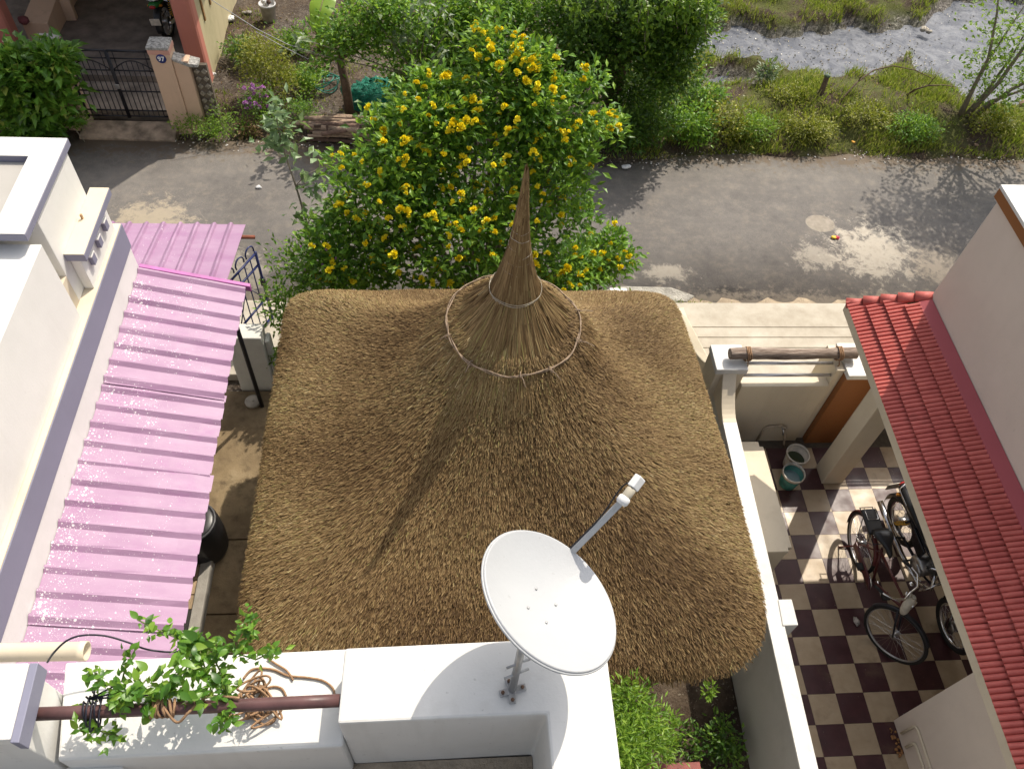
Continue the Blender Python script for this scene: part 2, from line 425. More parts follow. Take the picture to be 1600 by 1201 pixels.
# ------------------------------------------------------------------ carport floor, tile by tile
TW = .3
def tx(i): return TW * (i + 12.407)
def ty(j): return TW * (13.451 - j)
def tilemat(name, c, c2, rough):
    g = NG(name); oi = g.n('ShaderNodeObjectInfo')
    base = g.ramp(g.noise(7, 7, .65), [(.3, c), (.72, c2)])
    base = g.mix(g.math('MULTIPLY', oi.outputs['Random'], .35), base, mul(c2, .62))
    st = g.ramp(g.noise(2.6, 7, .7), [(.56, 0.0), (.72, .55)])
    base = g.mix(st, base, (.13, .085, .05))
    sp = g.ramp(g.noise(48, 2, .5), [(.73, 0.0), (.77, .8)])
    base = g.mix(sp, base, (.42, .38, .33))
    grid = g.n('ShaderNodeTexChecker'); grid.inputs['Scale'].default_value = 90; g.l(g.pos, grid.inputs['Vector'])
    g.col(base).set(g.ramp(g.noise(5, 5), [(.3, rough - .1), (.7, rough + .15)]), 0, .5)
    g.bump(grid.outputs['Fac'], .12, .002)
    return g.m
TDARK = tilemat('dark_floor_tile', (.040, .013, .015), (.078, .027, .031), .42)
TLIGHT = tilemat('light_floor_tile', (.36, .265, .165), (.46, .355, .235), .42)
def carport_floor():
    t = thing('carport_floor', 'maroon and beige chequered tile floor of the carport', 'floor', (4.6, 3.5, -.1)); t['kind'] = 'structure'
    m = MB(); m.box(3.12, 9.0, -1.0, 5.78, -.42, -.016); m.build('floor_bed', plain('grout', (.09, .075, .06), .9, .2, 20, .3), t)
    me = {}
    for par in (0, 1):
        b = MB(); b.box(.0015, TW - .0015, -TW + .0015, -.0015, -.0155, 0); q = b.mesh('tile'); q.materials.append(TDARK if par else TLIGHT); me[par] = q
    rng = random.Random(3)
    for i in range(-1, 9):
        for j in range(-4, 12):
            o = link_mesh('tile', me[(i + j) % 2], None, t, Vector((tx(i), ty(j), rng.uniform(-.0012, .0008))) - t.location)
carport_floor()

# ------------------------------------------------------------------ right compound wall
def compound_wall():
    t = thing('compound_wall', 'white boundary wall between the thatched hut and the tiled carport', 'wall', (3.1, 3, -.3))
    xl = lambda y: 3.035 + (y - 1.4) * .026
    m = MB(); L = []
    ys = [-1.0, 5.44]
    m.prism([(xl(-1), -1), (xl(-1) + .155, -1), (xl(5.44) + .155, 5.44), (xl(5.44), 5.44)], -.42, 1.0); m.build('wall', GARDENWALL, t, .008)
    m = MB(); m.prism([(xl(-1) - .004, -1), (xl(-1) + .159, -1), (xl(5.0) + .159, 5.0), (xl(5.0) - .004, 5.0)], .985, 1.018); m.build('coping', WHITE, t, .006)
    # curved rise up to the gate post
    m = MB(); n = 10
    prof = []
    for k in range(n + 1):
        u = k / n; y = 4.95 + .5 * u; z = 1.02 + .36 * (1 - math.cos(u * math.pi * .5)) if u > .0 else 1.02
        prof.append((y, z))
    vs = []
    for y, z in prof: vs += [(xl(y) - .002, y, .9), (xl(y) + .157, y, .9), (xl(y) + .157, y, z), (xl(y) - .002, y, z)]
    fs = []
    for k in range(n):
        a, b = 4 * k, 4 * k + 4
        for q in range(4): fs.append((a + q, a + (q + 1) % 4, b + (q + 1) % 4, b + q))
    fs += [(0, 3, 2, 1), tuple(4 * n + q for q in range(4))]
    m.add(vs, fs); m.build('swept_end', CREAM, t, .006)
    # pilaster head on the inner side
    m = MB(); m.prism([(3.2, 2.60), (3.355, 2.60), (3.36, 2.86), (3.22, 2.86)], -.0, 1.03); m.build('pilaster', WHITE, t, .008)
    return t
compound_wall()
def wall_ledge():
    t = thing('masonry_box', 'cream masonry box with slab top against the boundary wall beside the buckets', 'box', (3.55, 4.2, 0))
    m = MB(); m.box(3.24, 3.70, 3.60, 4.98, 0, .47); m.build('body', CREAM, t, .006)
    m = MB(); m.prism([(3.24, 3.585), (3.70, 3.585), (3.70, 3.63), (3.745, 3.63), (3.745, 4.93), (3.70, 4.93), (3.70, 5.0), (3.24, 5.0)], .47, .535); m.build('slab', CREAM, t, .008)
wall_ledge()
LOGM = NG('weathered_log')
_v = LOGM.scaled(LOGM.pos, (1.2, 14, 14))
_n = LOGM.noise(3.2, 8, .7, _v, .8)
LOGM.col(LOGM.ramp(_n, [(.30, (.05, .03, .025)), (.44, (.22, .165, .13)), (.6, (.36, .29, .24)), (.75, (.48, .42, .36))])).set(.85, 0, .2).bump(_n, 1.0, .02); LOGM = LOGM.m
ROPE = plain('coir_rope', (.30, .18, .10), .9, .35, 30, .8, 160, bdist=.004)
def gateway():
    t = thing('gate_post', 'white square gate post carrying the left end of the timber log', 'gate post', (3.23, 5.58, 0))
    m = MB(); m.box(3.06, 3.40, 5.42, 5.76, -.42, 1.31); m.build('shaft', CREAM, t, .008)
    m = MB(); m.box(3.045, 3.415, 5.405, 5.775, 1.312, 1.40); m.build('cap', WHITE, t, .01)
    t = thing('gate_post', 'brown gate post with white cap under the right end of the log', 'gate post', (4.7, 5.55, 0))
    m = MB(); m.box(4.555, 4.93, 5.32, 5.76, -.42, 1.335); m.build('shaft', BROWNP, t, .008)
    m = MB(); m.box(4.45, 4.553, 5.40, 5.78, -.42, 1.385); m.build('jamb', CREAM, t, .008)
    m = MB(); m.box(4.555, 4.95, 5.30, 5.79, 1.337, 1.412); m.build('cap', WHITE, t, .01)
    t = thing('front_wall', 'low cream wall under two steel rails between the gate posts', 'wall', (3.9, 5.45, 0))
    m = MB(); m.box(3.402, 4.448, 5.36, 5.50, -.42, 1.14); m.build('wall', CREAM, t, .008)
    t = thing('steel_railing', 'two polished steel rails above the low cream front wall', 'railing', (3.9, 5.45, 1.3))
    for z, y in ((1.24, 5.45), (1.36, 5.53)):
        m = MB(); m.tube([(3.38, y, z), (3.9, y, z), (4.50, y, z)], .021, 12); m.build('rail', STEEL, t)
    # the log
    t = thing('timber_log', 'weathered timber log roped across the top of two gate posts', 'log', (3.95, 5.6, 1.42))
    a = at_z(1140, 553, 1.50); b = at_z(1338, 552, 1.50)
    m = MB(); rng = random.Random(9); pts = []; rr = []
    for k in range(15):
        u = k / 14; p = a.lerp(b, u); p.y += .006 * math.sin(u * 9); p.z += .005 * math.sin(u * 6 + 1)
        pts.append(p); rr.append(.066 + .006 * math.sin(u * 7) + rng.uniform(-.003, .003))
    m.tube(pts, rr, 9); m.build('beam', LOGM, t, .004)
    for u in (.14, .86):
        c = a.lerp(b, u)
        for dx in (-.018, .0, .02):
            m = MB(); m.tube([(c.x + dx + .008 * math.sin(k), c.y + .079 * math.cos(k * math.pi / 8), c.z + .079 * math.sin(k * math.pi / 8)) for k in range(16)], .008, 6, closed=True)
            m.build('rope_turn', ROPE, t)
        m = MB(); m.tube([(c.x, c.y - .07, c.z - .03), (c.x + .01, c.y - .10, c.z - .09), (c.x - .01, c.y - .09, c.z - .16)], .007, 5); m.build('rope_end', ROPE, t)
    # sheet gate right of the brown post, under the canopy
    t = thing('sheet_gate', 'cream sheet metal carport gate right of the brown gate post', 'gate', (5.7, 5.55, 0))
    for k in range(3):
        m = MB(); m.box(4.98 + k * .5, 5.47 + k * .5, 5.53, 5.55, .04, 1.18); m.build('panel', CREAM, t, .004)
    for z in (.03, 1.19, 1.26, 1.33):
        m = MB(); m.tube([(4.96, 5.54, z), (6.48, 5.54, z)], .018, 8); m.build('rail', METALBLACK, t)
gateway()
def flare_wall():
    t = thing('flared_kerb_wall', 'curved cream kerb wall sweeping from the white gate post to the road', 'kerb', (3.0, 6.8, -.3))
    L = [at_z(1108, 572, .62), at_z(1096, 562, .50), at_z(1082, 546, .32), at_z(1072, 524, .12), at_z(1063, 502, -.04), at_z(1056, 482, -.18)]
    Rr = [at_z(1112, 566, .62), at_z(1105, 554, .52), at_z(1094, 534, .36), at_z(1084, 514, .16), at_z(1074, 496, .0), at_z(1068, 480, -.16)]
    m = MB(); vs = []
    for l, r in zip(L, Rr): vs += [(l.x, l.y, -.42), (r.x, r.y, -.42), tuple(r), tuple(l)]
    fs = []
    for k in range(len(L) - 1):
        a, b = 4 * k, 4 * k + 4
        for q in range(4): fs.append((a + q, b + q, b + (q + 1) % 4, a + (q + 1) % 4))
    e = 4 * (len(L) - 1); fs += [(0, 1, 2, 3), (e + 3, e + 2, e + 1, e)]
    m.add(vs, fs); m.build('wall', CREAM, t, .01)
flare_wall()

# ------------------------------------------------------------------ right house with tiled canopy
REDTILE = NG('red_roof_tile')
_c = REDTILE.ramp(REDTILE.noise(9, 6, .6), [(.3, (.42, .092, .078)), (.7, (.54, .14, .115))])
_o = REDTILE.n('ShaderNodeObjectInfo')
_c = REDTILE.mix(REDTILE.math('MULTIPLY', _o.outputs['Random'], .35), _c, (.30, .05, .045))
_c = REDTILE.mix(REDTILE.ramp(REDTILE.noise(4, 6, .7), [(.58, 0.0), (.75, .4)]), _c, (.16, .045, .04))
REDTILE.col(_c).set(.6, 0, .35).bump(REDTILE.noise(80, 4), .15, .003); REDTILE = REDTILE.m
MAROONP = paint('maroon_paint', (.33, .065, .075), (.22, .04, .04), .3)
def right_house():
    t = thing('right_house', 'pinkish white house with brown coping and red tiled canopy above the carport', 'house', (5.5, 3, 0))
    XW = lambda y: 4.843 + .022 * (y - 3.1)         # wall face above the canopy
    ex = lambda y: 4.142 + .032 * (y - 1.087)       # canopy eave
    FY = 5.33
    m = MB(); m.prism([(XW(-1), -1), (XW(-1) + .2, -1), (XW(FY) + .2, FY), (XW(FY), FY)], 2.45, 3.94); m.build('wall', PINKISH, t, .006)
    m = MB(); m.prism([(XW(FY) + .202, FY - .2), (9, FY - .2), (9, FY - .002), (XW(FY) + .202, FY - .002)], 2.9, 3.938); m.build('front_wall', PINKISH, t, .006)
    m = MB(); m.box(5.1, 9, -1, FY - .202, 2.9, 3.05); m.build('porch_ceiling', CREAM, t)
    m = MB(); m.box(5.1, 9, -1, FY - .202, 3.8, 3.9); m.build('roof_slab', PINKISH, t)
    m = MB(); m.prism([(XW(-1) - .03, -1), (9, -1), (9, FY + .04), (XW(FY) - .03, FY + .04)], 3.942, 4.04); m.build('coping', BROWNP, t, .006)
    m = MB(); m.prism([(XW(-1) - .035, -1), (9, -1), (9, FY + .045), (XW(FY) - .035, FY + .045)], 4.042, 4.075); m.build('coping_top', WHITE, t, .004)
    # canopy deck and fascia; the far end is cut back towards the wall
    sl = .60
    top = lambda x, y: 2.29 + (x - ex(y)) * sl
    m = MB(); m.prism([(ex(-1), -1), (XW(-1) - .004, -1), (XW(5.30) - .004, 5.30), (ex(5.58), 5.58)], lambda x, y: top(x, y) - .085, lambda x, y: top(x, y) - .012); m.build('canopy_deck', CREAM, t)
    m = MB(); m.prism([(ex(-1) - .035, -1), (ex(-1) - .003, -1), (ex(5.60) - .003, 5.60), (ex(5.60) - .035, 5.60)], 2.19, 2.315); m.build('fascia', CREAM, t, .005)
    m = MB(); m.prism([(ex(5.6), 5.60), (XW(5.3) - .01, 5.325), (XW(5.3) - .01, 5.355), (ex(5.6), 5.63)], lambda x, y: top(x, 5.4) - .085, lambda x, y: top(x, 5.4) + .012); m.build('end_board', CREAM, t, .004)
    m = MB(); m.prism([(XW(-1) - .115, -1), (XW(-1) - .006, -1), (XW(5.28) - .006, 5.28), (XW(5.28) - .115, 5.31)], lambda x, y: top(x, y) + .02, lambda x, y: top(x, y) + .052); m.build('flashing', MAROONP, t, .005)
    # tiles: four courses up the slope, three ridges on each
    NC, PY = 4, .146
    x0 = lambda y: ex(y) - .03
    span = (XW(2) - .10) - x0(2)
    cw = span / NC; ang = math.atan(sl); Lt = cw / math.cos(ang) + .035
    b = MB(); nr = 3; pts = []; seg = 6
    for k in range(nr):
        for q in range(seg + 1):
            u = (k + q / seg) / nr
            pts.append((u * PY * .975, .023 * abs(math.sin(math.pi * q / seg)) ** .7))
    vs = []; fs = []; th = .018
    for x in (0, Lt):
        for y, z in pts: vs.append((x, -y, z + (0.0 if x else .045)))
        for y, z in pts: vs.append((x, -y, z - th + (0.0 if x else .045)))
    n = len(pts)
    for k in range(n - 1):
        fs.append((k, k + 1, 2 * n + k + 1, 2 * n + k)); fs.append((n + k, 3 * n + k, 3 * n + k + 1, n + k + 1)); fs.append((k, n + k, n + k + 1, k + 1))
    fs.append((0, 2 * n, 3 * n, n)); fs.append((n - 1, 2 * n - 1, 4 * n - 1, 3 * n - 1))
    b.add(vs, fs, False); tm = b.mesh('roof_tile'); tm.materials.append(REDTILE)
    rng = random.Random(5)
    for c in range(NC):
        y = 5.60 - c * .075 - (c % 2) * PY * .45
        while y > .75:
            bx0 = x0(y) + c * cw
            o = link_mesh('roof_tile', tm, None, t)
            o.location = Vector((bx0, y, top(bx0, y) + .012)) - t.location
            o.rotation_euler = (rng.uniform(-.012, .012), -ang + rng.uniform(-.01, .01), rng.uniform(-.015, .015) - .03)
            y -= PY
    # hip caps at the far end
    cap = MB(); n = 8; vs = []
    for x, r in ((0, .066), (.165, .054)):
        for k in range(n + 1):
            a = math.pi * k / n; vs.append((x, r * math.cos(a), r * math.sin(a)))
    cap.add(vs, [(k, k + 1, n + 1 + k + 1, n + 1 + k) for k in range(n)], True); cm = cap.mesh('ridge_cap'); cm.materials.append(REDTILE)
    for k in range(5):
        u = k / 5.0; bx0 = ex(5.6) - .03 + u * .66; yy = 5.60 - u * .27
        o = link_mesh('ridge_cap', cm, None, t)
        o.location = Vector((bx0, yy, top(bx0, yy) + .012 + .02 * math.sin(u * 3))) - t.location; o.rotation_euler = (0, -math.atan(sl) + .12, -math.atan(.27 / .66) + rng.uniform(-.03, .03))
        s = o.modifiers.new('s', 'SOLIDIFY'); s.thickness = .012
    # column and ground-floor wall under the canopy
    m = MB(); m.box(4.60, 4.86, 4.715, 4.965, 0, 2.30); m.build('column', CREAM, t, .008)
    m = MB(); m.box(4.55, 9, -1, 1.95, 0, 2.19); m.build('ground_floor_wall', PINKISH, t, .006)
    m = MB(); m.box(4.90, 9, -1, 1.945, 2.191, 2.898); m.build('upper_return', PINKISH, t)
    m = MB(); m.box(6.4, 9, 1.952, 5.12, 0, 2.898); m.build('porch_back_wall', CREAM, t, .006)
    for dy, tp in ((0, .42), (-.13, .30)):
        m = MB(); y = 1.80 + dy
        m.tube([(4.535, y, .10), (4.535, y, tp - .05), (4.535, y - .012, tp - .015), (4.535, y - .05, tp), (4.535, y - .5, tp), (4.535, -.9, tp)], .014, 8); m.build('conduit', CREAM, t)
    rng2 = random.Random(8)
    for k in range(22):
        m = MB(); m.ball((4.50 + rng2.uniform(-.03, .03), 1.76 + rng2.uniform(-.16, .12), .012), rng2.uniform(.008, .02), 5, 3); m.build('crumb', MATS.get('rust_crumbs') or plain('rust_crumbs', (.30, .15, .06), .9, .4, 30, 0), t)
right_house()

# ------------------------------------------------------------------ own building: parapets around the terrace
TERR = plain('terrace_cement', (.30, .25, .19), .95, .35, 5, .9, 35, bdist=.02)
def own_building():
    t = thing('terrace_building', 'white building in the foreground with thick parapet around its terrace', 'building', (0, 0, 0))
    m = MB(); m.box(-1.40, .41, -3, .88, -.3, 4.18); m.build('terrace', TERR, t)
    m = MB(); m.prism([(-.445, .882), (.412, .889), (.46, -3), (.695, -3), (.695, 1.207), (-.436, 1.19)], -.3, 4.9); m.build('parapet', WHITE, t, .012)
    m = MB(); m.prism([(-1.62, at_z(200, 1184, 4.64).y), (-.447, at_z(527, 1166, 4.64).y), (-.438, at_z(530, 1013, 4.64).y), (-1.70, at_z(70, 1035, 4.64).y)], -.3, 4.64); m.build('low_parapet', WHITE, t, .012)
    m = MB(); m.box(-1.64, -1.40, -3, .85, -.3, 4.5); m.build('side_wall', WHITE, t, .01)
    # weep hole
    m = MB(); c = at_y(752, 1154, .8865); m.lathe([(.0005, 0), (.062, 0)], (c.x, .8875, c.z - .01), 24, (0, -1, 0), cap=False)
    o = m.build('round_patch', paint('patched_plaster', (.60, .58, .50), (.4, .38, .3), .5), t); o.scale = (1, 1, 1)
    # skim of mortar at the parapet step
    return t
own_building()
def left_pier():
    t = thing('roof_pier', 'white pier top with blue-grey edge at the lower left corner', 'pier', (-1.9, 1, 4))
    a, b = at_z(45, 1035, 5.0), at_z(15, 1155, 5.0)
    m = MB(); m.prism([(-2.4, b.y), (b.x, b.y), (a.x, a.y), (-2.4, a.y)], 4.93, 5.0); m.build('cap', HOUSEWHITE, t, .006)
    m = MB(); m.prism([(b.x + .002, b.y - .01), (b.x + .035, b.y - .012), (a.x + .035, a.y), (a.x + .002, a.y)], 4.90, 4.997); m.build('edge_band', GREYBAND, t, .003)
    m = MB(); m.prism([(-2.4, b.y + .01), (b.x - .01, b.y + .01), (a.x - .01, a.y - .01), (-2.4, a.y - .01)], -.3, 4.928); m.build('shaft', WHITE, t, .006)
left_pier()

# ------------------------------------------------------------------ left house
def left_house():
    t = thing('left_house', 'white house with blue-grey bands beside the pink sheet roofs', 'house', (-4, 4, 0))
    XF = -3.06
    m = MB(); m.box(-9, XF, -1, 5.95, -.4, 2.69); m.build('lower_wall', HOUSEWHITE, t, .006)
    m = MB(); m.box(-9, XF + .012, -1, 5.955, 2.692, 2.98); m.build('slab_band', GREYBAND, t, .004)
    m = MB(); m.box(-9, XF + .006, -1, 5.94, 2.982, 2.992); m.build('slab_top', CREAM, t)
    m = MB(); m.box(-9, -3.105, -1, 4.76, 2.994, 3.84); m.build('roof_parapet', HOUSEWHITE, t, .006)
    # stair block
    m = MB(); m.box(-9, -3.168, 4.95, 5.80, 2.994, 3.93); m.build('stair_block', HOUSEWHITE, t, .006)
    m = MB(); m.box(-3.9, -3.17, 4.762, 4.948, 2.994, 3.30); m.build('recess_wall', CREAM, t)
    # bay with three vents under a small slab
    m = MB(); m.box(-3.166, -3.085, 5.10, 5.86, 2.994, 3.372); m.build('bay', HOUSEWHITE, t, .004)
    for k in range(3):
        y = 5.22 + k * .215
        m = MB(); m.box(-3.084, -3.045, y, y + .07, 3.16, 3.255); m.build('vent_block', GREYBAND, t, .003)
        m = MB(); m.box(-3.086, -3.043, y - .006, y + .076, 3.256, 3.266); m.build('vent_cap', HOUSEWHITE, t)
    m = MB(); m.box(-3.167, -3.0, 5.05, 5.905, 3.374, 3.445); m.build('bay_slab_edge', GREYBAND, t, .003)
    m = MB(); m.box(-3.1665, -3.003, 5.053, 5.902, 3.446, 3.452); m.build('bay_slab', CREAM, t)
    m = MB(); m.box(-3.13, -3.115, 5.48, 5.50, 3.452, 3.50); m.build('pipe_stub', plain('rusty_stub', (.35, .22, .12), .8, .3, 20, 0), t)
    # roof frame with an opening
    zt = 4.0; e = .0
    def frame(z0, z1, g, mat, nm, bev):
        for a in ((-4.9, -3.145 - g, 5.62, 5.865 - g), (-4.9, -3.145 - g, 4.695 + g, 4.90), (-3.388, -3.145 - g, 4.9005, 5.6195)):
            m = MB(); m.box(a[0], a[1], a[2], a[3], z0, z1); m.build(nm, mat, t, bev)
    frame(3.933, 3.996, 0, GREYBAND, 'frame_edge', .002)
    frame(3.997, 4.004, .004, HOUSEWHITE, 'frame_top', 0)
    m = MB(); m.box(-4.9, -3.39, 4.902, 5.618, 3.931, 3.94); m.build('frame_floor', paint('grey_roof', (.42, .40, .37), amt=.4), t)
left_house()

PINKM = NG('pink_painted_sheet')
_c = PINKM.ramp(PINKM.noise(2.2, 6, .6, PINKM.scaled(PINKM.pos, (1, 3, 1))), [(.3, (.295, .165, .275)), (.7, (.36, .235, .34))])
_c = PINKM.mix(PINKM.ramp(PINKM.noise(3.3, 7, .7), [(.55, 0.0), (.75, .55)]), _c, (.31, .12, .28))
_lines = PINKM.noise(60, 3, .6, PINKM.scaled(PINKM.pos, (.04, 1, .2)))
_c = PINKM.mix(PINKM.ramp(_lines, [(.55, 0.0), (.75, .3)]), _c, (.36, .17, .32))
_q = PINKM.n('ShaderNodeSeparateXYZ'); PINKM.l(PINKM.pos, _q.inputs[0])
_nearwall = PINKM.n('ShaderNodeMapRange'); _nearwall.inputs[1].default_value = -2.2; _nearwall.inputs[2].default_value = -3.1; PINKM.l(_q.outputs[0], _nearwall.inputs[0])
_side = PINKM.n('ShaderNodeMapRange'); _side.inputs[1].default_value = 6.1; _side.inputs[2].default_value = 5.8; _side.inputs[3].default_value = .45; PINKM.l(_q.outputs[1], _side.inputs[0])
for _sc, _th in ((34, .36), (85, .34), (16, .22)):
    _v = PINKM.n('ShaderNodeTexVoronoi'); _v.inputs['Scale'].default_value = _sc; PINKM.l(PINKM.pos, _v.inputs['Vector'])
    _spot = PINKM.math('LESS_THAN', _v.outputs['Distance'], PINKM.math('MULTIPLY', PINKM.math('SUBTRACT', PINKM.noise(2.8, 4, .7), .32), PINKM.math('MULTIPLY', _side.outputs[0], PINKM.math('ADD', PINKM.math('MULTIPLY', _nearwall.outputs[0], _th * 2.0), .25))))
    _c = PINKM.mix(PINKM.math('MULTIPLY', _spot, .9), _c, (.80, .76, .77))
PINKM.col(_c).set(.5, 0, .4).bump(PINKM.noise(9, 4), .15, .01); PINKM = PINKM.m
PINKDARK = plain('magenta_flashing', (.36, .10, .30), .5, .2, 6, .1)
def ribbed(m, y0, y1, pitch, xa, za, xb, zb, rib=.030, rw=.058, off=0.0, nx=6, rng=None):
    """sheet with ribs running down the slope from (xa,za) to (xb,zb)"""
    ys = []; y = y0; k = 0
    ys.append((y0, 0))
    c = y0 + off
    while c < y1 - .02:
        for dy, h in ((-rw * .8, 0), (-rw * .12, rib), (rw * .22, rib), (rw * .42, 0)):
            if y0 < c + dy < y1: ys.append((c + dy, h))
        c += pitch
    ys.append((y1, 0))
    vs = []; fs = []; n = len(ys)
    dent = [[(rng.gauss(0, .002) if rng else 0) for _ in ys] for _ in range(nx + 1)]
    for i in range(nx + 1):
        u = i / nx
        for k, (yy, h) in enumerate(ys): vs.append((xa + (xb - xa) * u, yy, za + (zb - za) * u + h + dent[i][k]))
    for i in range(nx):
        for k in range(n - 1): fs.append((i * n + k, (i + 1) * n + k, (i + 1) * n + k + 1, i * n + k + 1))
    m.add(vs, fs)
def pink_sheds():
    rng = random.Random(12)
    t = thing('pink_shed_roof', 'long pink ribbed sheet roof splashed with white paint along the white house', 'roof', (-2.5, 4, 2.2))
    cuts = [1.35, 2.32, 3.66, 4.53, 5.93]
    for k, (a, b) in enumerate(zip(cuts[:-1], cuts[1:])):
        m = MB(); lift = .012 if k % 2 else 0
        ribbed(m, a - .03, b + .03, .192, -3.055, 2.40 + lift, -2.03 + (.02 if k == 1 else 0) - .01 * k, 2.12 + lift, off=.06, rng=rng); o = m.build('metal_sheet', PINKM, t, solid=.004)
    m = MB(); m.prism([(-3.05, 5.93), (-2.02, 5.93), (-2.02, 5.975), (-3.05, 5.975)], lambda x, y: 2.36 - .272 * (x + 3.05), lambda x, y: 2.437 - .272 * (x + 3.05)); m.build('end_flashing', PINKDARK, t, .004)
    for y in (2.0, 3.2, 4.4, 5.85):
        m = MB(); m.tube([(-3.05, y, 2.36), (-2.10, y, 2.10)], .02, 8); m.build('purlin', METALBLACK, t)
    for y in (2.0, 6.05):
        m = MB(); m.tube([(-2.33, y, -.155), (-2.33, y, 2.16)], .026, 10); m.build('post', METALBLACK, t)
    t = thing('pink_porch_roof', 'pink ribbed sheet roof over the gate, sloping to the road', 'roof', (-3, 6.6, 2.1))
    # ribs run away from the camera
    m = MB()
    m2 = MB(); ribbed(m2, -3.80, -2.26, .185, 6.02, 2.17, 7.07, 1.98, rib=.03, off=.09, rng=rng)
    m.add([(v[1], v[0], v[2]) for v in m2.v], [f[::-1] for f in m2.f]); m.build('metal_sheet', PINKM, t, solid=.004)
    for x in (-3.7, -2.35):
        m = MB(); m.tube([(x, 6.05, 2.13), (x, 7.02, 1.94)], .02, 8); m.build('purlin', METALBLACK, t)
    m = MB(); m.tube([(-3.7, 6.9, 1.945), (-2.14, 6.9, 1.945)], .022, 8); m.build('cross_pipe', plain('rust_pipe', (.22, .07, .04), .8, .3, 20, .2), t)
    for x in (-3.6, -2.75):
        m = MB(); m.tube([(x, 6.9, -.23), (x, 6.9, 1.94)], .024, 8); m.build('post', METALBLACK, t)
pink_sheds()

def yard_things():
    # stepped gate wall
    t = thing('gate_wall', 'stub of whitewashed wall beside the open blue gate', 'wall', (-2.4, 6.5, -.3))
    RW = paint('rough_whitewash', (.66, .65, .60), (.30, .29, .25), .8)
    m = MB(); m.box(-2.63, -2.20, 6.32, 6.56, -.42, .86); m.build('pier', RW, t, .015)
    m = MB(); m.box(-2.20, -2.14, 6.40, 6.56, -.42, .70); m.build('rough_end', RW, t, .02)
    m = MB(); m.box(-2.139, -1.80, 6.46, 6.62, -.42, .10); m.build('low_wall', RW, t, .012)
    m = MB(); m.box(-2.15, -1.80, 6.44, 6.64, .102, .15); m.build('coping', WHITE, t, .008)
    # blue gate leaf standing open
    a = Vector((-2.40, 7.60, -.24)); b = Vector((-2.68, 7.02, -.24)); H = 1.28
    t = thing('iron_gate', 'dark blue wrought iron gate leaf standing open beside the pink roof', 'gate', a)
    def P(u, z): p = a.lerp(b, u); return (p.x, p.y, p.z + z)
    for u in (0, .98):
        m = MB(); m.tube([P(u, 0), P(u, H)], .02, 6); m.build('stile', METALBLUE, t)
    for z in (.06, .45, H - .22, H - .02):
        m = MB(); m.tube([P(0, z), P(.98, z)], .016, 6); m.build('rail', METALBLUE, t)
    for k in range(1, 5):
        m = MB(); m.tube([P(k * .196, .06), P(k * .196, H - .02)], .009, 5); m.build('bar', METALBLUE, t)
    for k, u0 in enumerate((.02, .35, .68)):
        m = MB(); m.tube([P(u0 + .14 + .13 * math.cos(q), H + .07 + .09 * math.sin(q)) for q in np.linspace(-.4, math.pi + .4, 10)], .011, 5); m.build('scroll', METALBLUE, t)
    m = MB(); m.tube([P(.1, .5), P(.5, .95), P(.9, .5)], .009, 5); m.build('brace', METALBLUE, t)
    m = MB(); p = P(.0, .75); m.box(p[0] - .03, p[0] + .03, p[1] - .03, p[1] + .03, p[2] - .06, p[2] + .06); m.build('latch', METALBLACK, t, .006)
    # stone lid
    c = at_z(395, 627, -.13); t = thing('stone_lid', 'round pale stone lid lying on the yard path', 'lid', (c.x, c.y, -.155))
    m = MB(); m.lathe([(.07, 0), (.098, .004), (.10, .03), (.085, .042)], (c.x, c.y, -.153), 20); m.build('disc', STONE, t)
    m = MB(); m.lathe([(.02, 0), (.022, .014), (.012, .018)], (c.x, c.y, -.112), 10); m.build('knob', STONE, t)
    # black drum
    c = at_z(322, 855, -.15); t = thing('plastic_drum', 'black ribbed plastic drum half hidden under the long pink roof', 'drum', (c.x, c.y, -.155))
    prof = []; 
    for k in range(15):
        z = .02 + k * .042; prof.append((.245 + .016 * math.sin(k / 14 * math.pi) + (.010 if k % 2 else 0), z))
    m = MB(); m.lathe([(.22, 0)] + prof + [(.235, .63)], (c.x, c.y, -.153), 28, cap=True); m.build('barrel', BLACKPL, t)
    m = MB(); m.tube([(c.x + .235 * math.cos(q), c.y + .235 * math.sin(q), .475) for q in np.linspace(0, 2 * math.pi, 25)[:-1]], .014, 6, closed=True); m.build('rim', plain('dark_grey_plastic', (.06, .06, .065), .4, .2, 10, .05), t)
    m = MB(); m.lathe([(.0, .0), (.10, .012), (.20, .004), (.225, -.01)], (c.x, c.y, .478), 24, cap=False); m.build('lid', BLACKPL, t)
    # planter edge with brick pattern
    t = thing('brick_edging', 'low edging of tan blocks and pale kerb by the black drum', 'edging', (-2.7, 3.6, -.155))
    bm_ = plain('tan_block', (.33, .24, .15), .9, .25, 12, .5, 50, bdist=.008)
    me = MB(); me.box(-.055, .055, -.075, .075, 0, .13); q = me.mesh('brick'); q.materials.append(bm_)
    for k in range(5):
        for r in range(2):
            o = link_mesh('brick', q, None, t, Vector((-2.74 - r * .125, 3.42 + k * .165 + r * .08, -.153)) - t.location)
    m = MB(); m.box(-2.675, -2.56, 1.5, 4.20, -.16, .0); m.build('kerb', GREYPL, t, .01)
    m = MB(); m.box(-2.80, -2.677, 1.5, 3.32, -.16, .012); m.build('dark_drain', DARKCORE, t)
yard_things()

